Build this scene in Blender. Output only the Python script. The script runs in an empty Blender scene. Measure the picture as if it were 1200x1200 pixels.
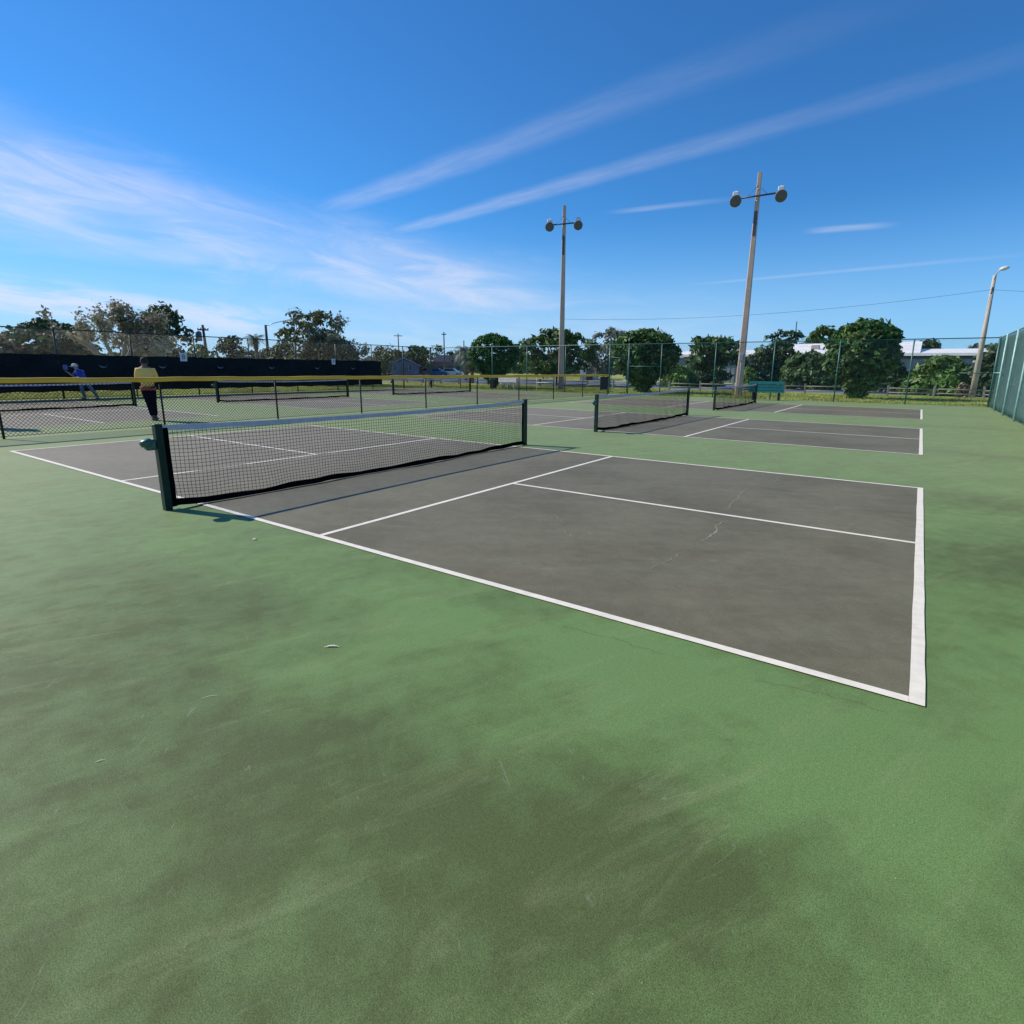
import bpy, math, random
import numpy as np
from mathutils import Vector, Matrix
random.seed(7); RNG = np.random.default_rng(7)
sc = bpy.context.scene
C = sc.collection
PI = math.pi
R = math.radians

# ------------------------------------------------------------------ camera
FPX, CX, CY = 658.39, 618.64, 579.06
CAM = np.array([6.4925, -2.9613, 1.5142]); YAW, PITCH, ROLL = -0.5992, -0.2195, 0.009
def cam_rows():
    f = np.array([math.sin(YAW)*math.cos(PITCH), math.cos(YAW)*math.cos(PITCH), math.sin(PITCH)])
    r = np.array([math.cos(YAW), -math.sin(YAW), 0]); u = np.cross(r, f)
    c, s = math.cos(ROLL), math.sin(ROLL)
    return np.array([c*r+s*u, -s*r+c*u, f])
M3 = cam_rows()
def ray(u, v): return np.array([(u-CX)/FPX, -(v-CY)/FPX, 1.]) @ M3
def far_at(u, v, D):
    """where a thing stands: bearing u, height angle v of the survey, horizontal distance D"""
    d = ray(u, v); h = math.hypot(d[0], d[1])
    return CAM[0]+d[0]/h*D, CAM[1]+d[1]/h*D, CAM[2]+d[2]/h*D
def width_at(w, u, D):
    a = far_at(u-w/2, 430, D); b = far_at(u+w/2, 430, D); return math.hypot(a[0]-b[0], a[1]-b[1])
cd = bpy.data.cameras.new('camera'); cam = bpy.data.objects.new('camera', cd); C.objects.link(cam)
cam.matrix_world = Matrix(((M3[0][0], M3[1][0], -M3[2][0], CAM[0]), (M3[0][1], M3[1][1], -M3[2][1], CAM[1]),
                           (M3[0][2], M3[1][2], -M3[2][2], CAM[2]), (0, 0, 0, 1)))
cd.sensor_width = 36; cd.lens = 36*FPX/1200; cd.shift_x = (600-CX)/1200; cd.shift_y = (CY-600)/1200
cd.clip_start = .05; cd.clip_end = 5000
sc.camera = cam
sc.view_settings.view_transform = 'Standard'; sc.view_settings.look = 'None'
sc.view_settings.exposure = 0.0; sc.view_settings.gamma = 1

# ------------------------------------------------------------------ node helper
class NT:
    def __init__(s, tree): s.t = tree; s.n = tree.nodes; s.l = tree.links
    def node(s, typ, ins=None, **kw):
        n = s.n.new(typ)
        for k, v in kw.items(): setattr(n, k, v)
        for k, v in (ins or {}).items(): s.put(n.inputs[k], v)
        return n
    def put(s, sock, v):
        if isinstance(v, bpy.types.NodeSocket): s.l.new(v, sock)
        elif v is not None: sock.default_value = v
    def m(s, op, a, b=None, c=None, clamp=False):
        n = s.n.new('ShaderNodeMath'); n.operation = op; n.use_clamp = clamp
        s.put(n.inputs[0], a)
        if b is not None: s.put(n.inputs[1], b)
        if c is not None: s.put(n.inputs[2], c)
        return n.outputs[0]
    def ss(s, x, a, b, lo=0., hi=1.):
        n = s.node('ShaderNodeMapRange', interpolation_type='SMOOTHSTEP')
        s.put(n.inputs[0], x); s.put(n.inputs[1], a); s.put(n.inputs[2], b); s.put(n.inputs[3], lo); s.put(n.inputs[4], hi)
        return n.outputs[0]
    def noise(s, vec, scale, detail=4, rough=.55, dist=0.):
        n = s.node('ShaderNodeTexNoise'); s.put(n.inputs['Vector'], vec); n.inputs['Scale'].default_value = scale
        n.inputs['Detail'].default_value = detail; n.inputs['Roughness'].default_value = rough; n.inputs['Distortion'].default_value = dist
        return n.outputs['Fac']
    def mapping(s, vec, rot=(0, 0, 0), scale=(1, 1, 1), loc=(0, 0, 0)):
        if any(rot):
            r_ = s.node('ShaderNodeMapping'); s.put(r_.inputs['Vector'], vec); r_.inputs['Rotation'].default_value = rot; vec = r_.outputs[0]
        n = s.node('ShaderNodeMapping'); s.put(n.inputs['Vector'], vec)
        n.inputs['Location'].default_value = loc; n.inputs['Scale'].default_value = scale
        return n.outputs[0]
    def mix(s, f, a, b, mode='MIX'):
        n = s.node('ShaderNodeMix', data_type='RGBA', blend_type=mode)
        s.put(n.inputs[0], f); s.put(n.inputs[6], a if not isinstance(a, tuple) else (*a[:3], 1)); s.put(n.inputs[7], b if not isinstance(b, tuple) else (*b[:3], 1))
        return n.outputs[2]

def material(name):
    m = bpy.data.materials.new(name); m.use_nodes = True; m.node_tree.nodes.clear()
    t = NT(m.node_tree); out = t.node('ShaderNodeOutputMaterial')
    return m, t, out
MATS = {}
def mat(name, col, rough=.6, var=.15, scale=8, metal=0, bump=0, bscale=60, spec=.5, stretch=(1, 1, 1)):
    """plain surface with some wear: colour noise at two scales and a little bump"""
    if name in MATS: return MATS[name]
    m, t, out = material(name)
    co = t.node('ShaderNodeTexCoord').outputs['Object']
    co = t.mapping(co, scale=stretch)
    n1 = t.noise(co, scale, 5); n2 = t.noise(co, scale*9, 3)
    f = t.m('ADD', t.m('MULTIPLY', n1, .7), t.m('MULTIPLY', n2, .3))
    f = t.ss(f, .3, .7)
    lo = tuple(c*(1-var) for c in col); hi = tuple(min(1, c*(1+var)) for c in col)
    b = t.node('ShaderNodeBsdfPrincipled', {'Base Color': t.mix(f, lo, hi), 'Metallic': metal, 'Specular IOR Level': spec})
    t.put(b.inputs['Roughness'], t.ss(n1, .2, .8, rough*.85, min(1, rough*1.15)))
    if bump:
        bn = t.node('ShaderNodeBump', {'Strength': bump, 'Distance': .01, 'Height': t.noise(co, bscale, 4)})
        t.l.new(bn.outputs[0], b.inputs['Normal'])
    t.l.new(b.outputs[0], out.inputs[0]); MATS[name] = m
    return m
def leafmat(name, cols, trans=.25, rough=.55):
    m, t, out = material(name)
    rnd = t.node('ShaderNodeNewGeometry').outputs['Random Per Island']
    ramp = t.node('ShaderNodeValToRGB'); t.put(ramp.inputs[0], rnd)
    e = ramp.color_ramp.elements
    e[0].position = 0; e[0].color = (*cols[0], 1); e[1].position = 1; e[1].color = (*cols[-1], 1)
    for i, c in enumerate(cols[1:-1]): x = e.new((i+1)/(len(cols)-1)); x.color = (*c, 1)
    co = t.node('ShaderNodeTexCoord').outputs['Object']
    big = t.m('MULTIPLY', t.ss(t.noise(co, .55, 3), .35, .65, .65, 1.35), t.ss(t.noise(co, 2.3, 3), .35, .65, .72, 1.30))
    col = t.mix(1., ramp.outputs[0], big, 'MULTIPLY')
    b = t.node('ShaderNodeBsdfPrincipled', {'Base Color': col, 'Roughness': rough, 'Specular IOR Level': .35})
    tr = t.node('ShaderNodeBsdfTranslucent', {'Color': col})
    mx = t.node('ShaderNodeMixShader', {0: trans}); t.l.new(b.outputs[0], mx.inputs[1]); t.l.new(tr.outputs[0], mx.inputs[2])
    t.l.new(mx.outputs[0], out.inputs[0])
    return m

# ------------------------------------------------------------------ mesh helpers
class MB:
    def __init__(s): s.v = []; s.f = []; s.smooth = []
    def add(s, vs, fs, sm=False):
        o = len(s.v); s.v.extend([tuple(p) for p in vs]); s.f.extend([tuple(i+o for i in f) for f in fs]); s.smooth.extend([sm]*len(fs)); return s
    def box(s, c, size, rz=0, bev=0, mtx=None):
        x, y, z = (k/2 for k in size)
        if bev:
            b = min(bev, x*.9, y*.9, z*.9)
            ring = [(-x+b, -y), (x-b, -y), (x, -y+b), (x, y-b), (x-b, y), (-x+b, y), (-x, y-b), (-x, -y+b)]
            ri = [(px*(x-b)/x if abs(px) == x else px, py*(y-b)/y if abs(py) == y else py) for px, py in ring]
            lv = [(ri, -z), (ring, -z+b), (ring, z-b), (ri, z)]
            vs = [(p[0], p[1], h) for rr, h in lv for p in rr]
            fs = [tuple(range(7, -1, -1)), tuple(range(24, 32))]
            for L in range(3):
                for i in range(8): j = (i+1) % 8; fs.append((L*8+i, L*8+j, L*8+8+j, L*8+8+i))
        else:
            vs = [(-x, -y, -z), (x, -y, -z), (x, y, -z), (-x, y, -z), (-x, -y, z), (x, -y, z), (x, y, z), (-x, y, z)]
            fs = [(0, 3, 2, 1), (4, 5, 6, 7), (0, 1, 5, 4), (1, 2, 6, 5), (2, 3, 7, 6), (3, 0, 4, 7)]
        Mx = mtx or Matrix.Rotation(rz, 4, 'Z')
        cc = Vector(c)
        return s.add([tuple((Mx @ Vector(p)) + cc) for p in vs], fs)
    def tube(s, pts, rad, n=8, sm=True, cap=True, rot=0):
        pts = [Vector(p) for p in pts]
        if not hasattr(rad, '__len__'): rad = [rad]*len(pts)
        vs = []; fs = []; prev = None
        for i, p in enumerate(pts):
            d = (pts[min(i+1, len(pts)-1)]-pts[max(i-1, 0)])
            if d.length < 1e-9: d = Vector((0, 0, 1))
            d.normalize()
            if prev is None:
                a = Vector((1, 0, 0)) if abs(d.x) < .9 else Vector((0, 1, 0))
                u = (a - d*a.dot(d)).normalized()
            else: u = (prev - d*prev.dot(d)).normalized()
            prev = u; w = d.cross(u)
            for k in range(n):
                an = 2*PI*k/n + rot; vs.append(p + (u*math.cos(an)+w*math.sin(an))*rad[i])
        for i in range(len(pts)-1):
            for k in range(n): j = (k+1) % n; fs.append((i*n+k, i*n+j, (i+1)*n+j, (i+1)*n+k))
        if cap: fs.append(tuple(range(n-1, -1, -1))); fs.append(tuple(range((len(pts)-1)*n, len(pts)*n)))
        return s.add(vs, fs, sm)
    def lathe(s, prof, n=16, mtx=None, sm=True):
        Mx = mtx or Matrix.Identity(4); vs = []; fs = []
        for r, z in prof:
            for k in range(n): an = 2*PI*k/n; vs.append(Mx @ Vector((r*math.cos(an), r*math.sin(an), z)))
        for i in range(len(prof)-1):
            for k in range(n): j = (k+1) % n; fs.append((i*n+k, i*n+j, (i+1)*n+j, (i+1)*n+k))
        fs.append(tuple(range(n-1, -1, -1))); fs.append(tuple(range((len(prof)-1)*n, len(prof)*n)))
        return s.add(vs, fs, sm)
    def sheet(s, x0, x1, y0, y1, z): return s.add([(x0, y0, z), (x1, y0, z), (x1, y1, z), (x0, y1, z)], [(0, 1, 2, 3)])
    def build(s, name, m, parent=None, loc=None):
        me = bpy.data.meshes.new(name); me.from_pydata(s.v, [], s.f); me.update()
        me.polygons.foreach_set('use_smooth', s.smooth)
        if m: me.materials.append(m)
        o = bpy.data.objects.new(name, me); C.objects.link(o)
        if parent: o.parent = parent
        if loc: o.location = loc
        return o
def npmesh(name, V, F, m, parent=None, smooth=False, loc=None):
    me = bpy.data.meshes.new(name); V = np.asarray(V, np.float32); F = np.asarray(F, np.int32)
    k = F.shape[1]
    me.vertices.add(len(V)); me.vertices.foreach_set('co', V.ravel())
    me.loops.add(F.size); me.loops.foreach_set('vertex_index', F.ravel())
    me.polygons.add(len(F)); me.polygons.foreach_set('loop_start', np.arange(0, F.size, k, dtype=np.int32))
    try: me.polygons.foreach_set('loop_total', np.full(len(F), k, np.int32))
    except Exception: pass
    me.update(calc_edges=True); me.validate()
    if m: me.materials.append(m)
    o = bpy.data.objects.new(name, me); C.objects.link(o)
    if parent: o.parent = parent
    if loc: o.location = loc
    return o
def tag(o, label=None, cat=None, group=None, kind=None):
    if label: o['label'] = label
    if cat: o['category'] = cat
    if group: o['group'] = group
    if kind: o['kind'] = kind
    return o
def thing(name, label, cat, loc=(0, 0, 0), rz=0, group=None):
    o = bpy.data.objects.new(name, None); C.objects.link(o); o.location = loc; o.rotation_euler = (0, 0, rz); o.empty_display_size = .3
    return tag(o, label, cat, group)
def dup(root, loc, rz=0, label=None):
    def cp(o, par):
        c = o.copy(); C.objects.link(c); c.parent = par
        for ch in o.children: cp(ch, c)
        return c
    r = cp(root, None); r.location = loc; r.rotation_euler = (0, 0, rz)
    if label: r['label'] = label
    return r
def text_part(txt, size, m, parent, loc, rot, name='lettering'):
    cu = bpy.data.curves.new('t', 'FONT'); cu.body = txt; cu.size = size; cu.extrude = .003; cu.align_x = 'CENTER'; cu.align_y = 'CENTER'
    to = bpy.data.objects.new('t', cu); C.objects.link(to)
    dg = bpy.context.evaluated_depsgraph_get()
    me = bpy.data.meshes.new_from_object(to.evaluated_get(dg)); bpy.data.objects.remove(to)
    me.materials.clear(); me.materials.append(m)
    o = bpy.data.objects.new(name, me); C.objects.link(o); o.parent = parent; o.location = loc; o.rotation_euler = rot
    return o

# ------------------------------------------------------------------ ground materials
def ground_coords(t):
    p = t.node('ShaderNodeNewGeometry').outputs['Position']; return p
def pad_material():
    m, t, out = material('green acrylic court paint')
    p = ground_coords(t)
    warp = t.node('ShaderNodeTexNoise'); t.put(warp.inputs['Vector'], p); warp.inputs['Scale'].default_value = .8; warp.inputs['Detail'].default_value = 5
    wp = t.node('ShaderNodeVectorMath', {0: warp.outputs['Color'], 1: (.5, .5, .5)}, operation='SUBTRACT').outputs[0]
    wp = t.node('ShaderNodeVectorMath', {0: wp, 3: 1.6}, operation='SCALE').outputs[0]
    pw = t.node('ShaderNodeVectorMath', {0: p, 1: wp}, operation='ADD').outputs[0]
    sx = t.node('ShaderNodeSeparateXYZ', {0: pw}).outputs
    def blob(x, y, rx, ry, amp):
        a = t.m('DIVIDE', t.m('SUBTRACT', sx[0], x), rx); b = t.m('DIVIDE', t.m('SUBTRACT', sx[1], y), ry)
        d = t.m('SQRT', t.m('ADD', t.m('MULTIPLY', a, a), t.m('MULTIPLY', b, b)))
        return t.m('MULTIPLY', t.ss(d, 1.5, .0), amp)
    ln_ = t.m('ADD', sx[1], t.m('MULTIPLY', sx[0], .10))
    acc = t.m('MULTIPLY', t.m('MULTIPLY', t.ss(ln_, -.35, -1.45), t.ss(sx[0], 1.5, 4.6, .30, 1.)), .55)
    acc = t.m('MULTIPLY', acc, t.ss(sx[0], 7.1, 6.1, .35, 1.))
    for q in [(5.35, -1.55, .7, .5, .22), (4.75, -1.85, .8, .5, .16), (5.95, -1.75, .6, .45, .28),
              (7.5, 3.0, .9, 1.5, .62), (7.9, 5.6, 1.5, .8, .7), (8.1, 10.4, 2, .6, .55), (8, 17, 2.2, .7, .5), (2.6, -1.7, 1.4, .8, .25), (-1.5, -2.2, 2.5, .8, .22),
              (8.2, 22.5, 2, .6, .35), (8.2, 27.0, 2, .5, .3), (8.6, 1.5, 1.0, .5, .35)]:
        acc = t.m('ADD', acc, blob(*q))
    for q in [(5.9, -.45, 1.3, .45, -.35), (6.6, -.9, .8, .45, -.35), (4.2, -.5, 1.6, .3, -.2), (7.5, .2, .5, 1.2, -.2)]:
        acc = t.m('ADD', acc, blob(*q))
    n1 = t.ss(t.noise(p, .9, 9, .68, .9), .36, .66)
    st = t.mapping(p, rot=(0, 0, R(-64)), scale=(.45, 2.0, 1))
    n2 = t.ss(t.noise(st, 1.4, 7, .62, .6), .42, .7)
    n3 = t.ss(t.noise(p, 6, 6, .65, .3), .35, .7)
    dirt = t.m('ADD', t.m('ADD', acc, t.m('MULTIPLY', n1, .34)), t.m('MULTIPLY', n2, .34))
    dirt = t.m('ADD', dirt, t.m('MULTIPLY', t.m('SUBTRACT', n3, .5), .30), clamp=True)
    sep = t.node('ShaderNodeSeparateXYZ', {0: p}).outputs
    col = t.mix(dirt, (.158, .262, .086), (.092, .124, .040))
    # chalky worn streaks, plus grazing sheen painted in as paling leftward and far off
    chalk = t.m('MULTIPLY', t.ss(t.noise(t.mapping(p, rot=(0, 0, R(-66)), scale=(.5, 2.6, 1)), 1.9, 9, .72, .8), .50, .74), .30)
    paled = t.m('MAXIMUM', t.ss(sep[0], 4., -6., 0., .60), t.ss(sep[1], .5, 9., 0., .42))
    col = t.mix(t.m('ADD', chalk, paled, clamp=True), col, (.295, .330, .160))
    # fine grit and pale specks
    g = t.noise(p, 250, 3, .8)
    g2 = t.noise(p, 70, 5, .8)
    gm = t.m('ADD', t.ss(g, .28, .72, .52, 1.48), t.ss(g2, .3, .7, -.13, .13))
    col = t.mix(1., col, gm, 'MULTIPLY')
    sp = t.ss(t.noise(t.mapping(p, loc=(9, 3, 0)), 95, 2, .5), .735, .785)
    sp = t.m('MULTIPLY', sp, t.ss(t.noise(p, 1.3, 3), .45, .65, .15, 1.))
    col = t.mix(sp, col, (.50, .52, .40))
    # thin pale scratches
    w1 = t.noise(t.mapping(p, rot=(0, 0, R(-60)), scale=(.25, 4, 1)), 2.2, 3, .5, 1.5)
    sc1 = t.m('MULTIPLY', t.ss(t.m('ABSOLUTE', t.m('SUBTRACT', w1, .5)), .006, .0), t.ss(t.noise(p, .9, 2), .55, .7, 0., .35))
    col = t.mix(sc1, col, (.34, .38, .28))
    dk = t.m('MULTIPLY', t.ss(t.noise(t.mapping(p, rot=(0, 0, R(-20)), scale=(1, 5, 1), loc=(4, 2, 0)), 5.5, 3, .6, 1.5), .66, .74), t.ss(t.noise(p, 1.1, 3), .5, .62, 0., .30))
    col = t.mix(dk, col, (.06, .07, .045))
    dk2 = t.m('MULTIPLY', t.ss(t.noise(t.mapping(p, rot=(0, 0, R(40)), scale=(1, 6, 1), loc=(1, 7, 0)), 7.5, 2, .5, 1.), .70, .76), .30)
    col = t.mix(dk2, col, (.30, .31, .23))
    b = t.node('ShaderNodeBsdfPrincipled', {'Base Color': col, 'Roughness': t.m('ADD', t.m('MULTIPLY', n3, .10), .58), 'Specular IOR Level': .25})
    h = t.m('ADD', t.m('MULTIPLY', g, .6), t.m('MULTIPLY', g2, .8))
    bn = t.node('ShaderNodeBump', {'Strength': .6, 'Distance': .005, 'Height': h}); t.l.new(bn.outputs[0], b.inputs['Normal'])
    t.l.new(b.outputs[0], out.inputs[0]); return m
def court_material():
    m, t, out = material('grey acrylic court paint')
    p = ground_coords(t)
    n1 = t.ss(t.noise(p, .7, 7, .6, .5), .35, .68)
    n2 = t.ss(t.noise(t.mapping(p, rot=(0, 0, R(-30)), scale=(.4, 2.2, 1)), 1.8, 7, .65, .6), .42, .72)
    n3 = t.noise(p, 7, 6, .7, .3)
    col = t.mix(n1, (.172, .155, .100), (.132, .117, .074))
    col = t.mix(t.m('MULTIPLY', n2, .40), col, (.192, .186, .116))
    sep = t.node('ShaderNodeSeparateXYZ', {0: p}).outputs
    col = t.mix(t.ss(sep[0], 3., -5., 0., .45), col, (.315, .275, .215))  # low-angle sun sheen painted into the colour, paler toward the left
    smear = t.m('MULTIPLY', t.ss(t.noise(t.mapping(p, rot=(0, 0, R(-34)), scale=(.6, 3.2, 1)), 2.9, 6, .7, 1.2), .58, .75), .30)
    col = t.mix(smear, col, (.27, .26, .175))
    g = t.noise(p, 160, 3, .8); gm = t.m('ADD', t.ss(g, .25, .75, .78, 1.22), t.ss(n3, .3, .7, -.09, .09))
    col = t.mix(1., col, gm, 'MULTIPLY')
    dk = t.m('MULTIPLY', t.ss(t.noise(t.mapping(p, rot=(0, 0, R(-20)), scale=(1, 5, 1), loc=(4, 2, 0)), 5.5, 3, .6, 1.5), .66, .74), t.ss(t.noise(p, 1.1, 3), .5, .62, 0., .30))
    col = t.mix(dk, col, (.06, .07, .045))
    dk2 = t.m('MULTIPLY', t.ss(t.noise(t.mapping(p, rot=(0, 0, R(40)), scale=(1, 6, 1), loc=(1, 7, 0)), 7.5, 2, .5, 1.), .70, .76), .30)
    col = t.mix(dk2, col, (.30, .31, .23))
    b = t.node('ShaderNodeBsdfPrincipled', {'Base Color': col, 'Roughness': .62, 'Specular IOR Level': .25})
    bn = t.node('ShaderNodeBump', {'Strength': .3, 'Distance': .004, 'Height': g}); t.l.new(bn.outputs[0], b.inputs['Normal'])
    t.l.new(b.outputs[0], out.inputs[0]); return m
def line_material():
    m, t, out = material('white line paint')
    p = ground_coords(t)
    n = t.noise(p, 9, 6, .7); g = t.noise(p, 120, 3, .8)
    col = t.mix(t.ss(n, .35, .75), (.88, .80, .69), (.73, .67, .56))
    col = t.mix(t.m('MULTIPLY', t.ss(g, .62, .75), .35), col, (.42, .42, .36))
    b = t.node('ShaderNodeBsdfPrincipled', {'Base Color': col, 'Roughness': .6})
    bn = t.node('ShaderNodeBump', {'Strength': .2, 'Distance': .003, 'Height': g}); t.l.new(bn.outputs[0], b.inputs['Normal'])
    t.l.new(b.outputs[0], out.inputs[0]); return m
def grass_ground():
    m, t, out = material('mown grass ground')
    p = ground_coords(t)
    a = t.ss(t.noise(p, .25, 6, .6, .3), .35, .65); bb = t.noise(p, 5, 6, .75)
    col = t.mix(a, (.27, .33, .075), (.42, .40, .13))
    col = t.mix(t.ss(bb, .55, .75, 0., .7), col, (.38, .34, .18))
    col = t.mix(1., col, t.ss(t.noise(p, 40, 4, .8), .2, .8, .6, 1.4), 'MULTIPLY')
    b = t.node('ShaderNodeBsdfPrincipled', {'Base Color': col, 'Roughness': .9, 'Specular IOR Level': .15})
    bn = t.node('ShaderNodeBump', {'Strength': .8, 'Distance': .05, 'Height': bb}); t.l.new(bn.outputs[0], b.inputs['Normal'])
    t.l.new(b.outputs[0], out.inputs[0]); return m

# ------------------------------------------------------------------ ground, road, courts
gm = grass_ground()
def ground_mesh():
    N = 60; xs = np.concatenate([np.linspace(-3000, -200, 8), np.linspace(-160, 160, 33), np.linspace(200, 3000, 8)]); ys = xs+40
    V = [(x, y, -.012 if (-30 < x < 14 and -16 < y < 45) else -.012+.0*x) for y in ys for x in xs]
    k = len(xs); F = [(j*k+i, j*k+i+1, (j+1)*k+i+1, (j+1)*k+i) for j in range(k-1) for i in range(k-1)]
    o = npmesh('ground', V, F, gm); tag(o, kind='structure')
ground_mesh()
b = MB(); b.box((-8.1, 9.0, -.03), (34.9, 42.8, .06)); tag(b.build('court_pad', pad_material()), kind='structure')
b = MB(); b.sheet(-200, 60, 43.5, 66.0, .0); tag(b.build('road', mat('asphalt road', (.14, .18, .25), .75, .15, .5, bump=.3, bscale=50)), kind='structure')
CM = court_material(); LM = line_material()
DY = 9.8126
HW = 6.096; HL = 6.706; KL = 2.134; LW = .052
crt = []; 
b = MB()
cents = [(0, 0), (0, DY), (0, 2*DY), (-18, -DY), (-18, 0), (-18, DY), (-18, 2*DY)]
for cx, y0 in cents: b.sheet(cx-HL+.03, cx+HL-.03, y0+.03, y0+HW-.03, .004)
tag(b.build('court_surface', CM), kind='structure')
def strip(b, x0, x1, y0, y1, z=.0068):
    """a hand-taped painted line: many short pieces with a very slightly uneven edge"""
    L = max(x1-x0, y1-y0); n = max(2, int(L/.25)); vs = []; fs = []
    along_x = (x1-x0) > (y1-y0)
    for i in range(n+1):
        s = i/n; j1, j2 = random.uniform(-.0018, .0018), random.uniform(-.0018, .0018)
        if along_x: x = x0+(x1-x0)*s; vs += [(x, y0+j1, z), (x, y1+j2, z)]
        else: y = y0+(y1-y0)*s; vs += [(x1+j1, y, z), (x0+j2, y, z)]
    for i in range(n): fs.append((2*i, 2*i+2, 2*i+3, 2*i+1))
    b.add(vs, fs)
b = MB()
for cx, y0 in cents:
    bw = .064 if cx == 0 else .06
    w = LW+.006
    strip(b, cx-HL+w, cx+HL-bw, y0, y0+w); strip(b, cx-HL+w, cx+HL-bw, y0+HW-w, y0+HW)
    strip(b, cx+HL-bw, cx+HL, y0, y0+HW); strip(b, cx-HL, cx-HL+w, y0, y0+HW)
    for s in (-1, 1):
        xk = cx+s*KL; strip(b, xk-w/2, xk+w/2, y0+w, y0+HW-w)
    ym = y0+HW/2
    strip(b, cx+KL+w/2, cx+HL-bw, ym-w/2+.002, ym+w/2-.002); strip(b, cx-HL+w, cx-KL-w/2, ym-w/2+.002, ym+w/2-.002)
tag(b.build('court_line', LM), kind='structure')
# hairline cracks with pale filler
def crack(b, pts, w):
    P = []
    for i in range(len(pts)-1):
        a = Vector(pts[i]); c = Vector(pts[i+1]); n = max(2, int((c-a).length/.05))
        for k in range(n): P.append(a.lerp(c, k/n)+Vector((random.uniform(-.02, .02), random.uniform(-.02, .02))))
    vs = []; fs = []
    for i, p in enumerate(P):
        ww = w*random.uniform(.25, 1.2)*math.sin(PI*(i+.5)/len(P))
        vs += [(p.x-ww, p.y, .0062), (p.x+ww, p.y+ww*.3, .0062)]
    for i in range(len(P)-1): fs.append((2*i, 2*i+1, 2*i+3, 2*i+2))
    b.add(vs, fs)
b = MB(); crack(b, [(4.95, .9), (5.0, 1.4), (5.03, 1.8)], .004); crack(b, [(4.84, 4.95), (5.0, 5.4), (4.95, 5.95)], .004); crack(b, [(3.3, 2.1), (3.7, 1.75), (4.2, 1.55), (4.7, 1.6)], .004); crack(b, [(5.04, 1.8), (5.06, 2.3), (5.0, 2.62), (5.06, 2.92)], .011); crack(b, [(4.9, 3.2), (4.86, 3.6), (4.84, 4.02), (4.8, 4.4), (4.82, 4.9)], .009)
crack(b, [(3.7, 1.6), (4.1, 1.35), (4.5, 1.45)], .004)
tag(b.build('crack_filler', mat('pale crack filler', (.28, .275, .20), .8)), kind='structure')

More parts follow.
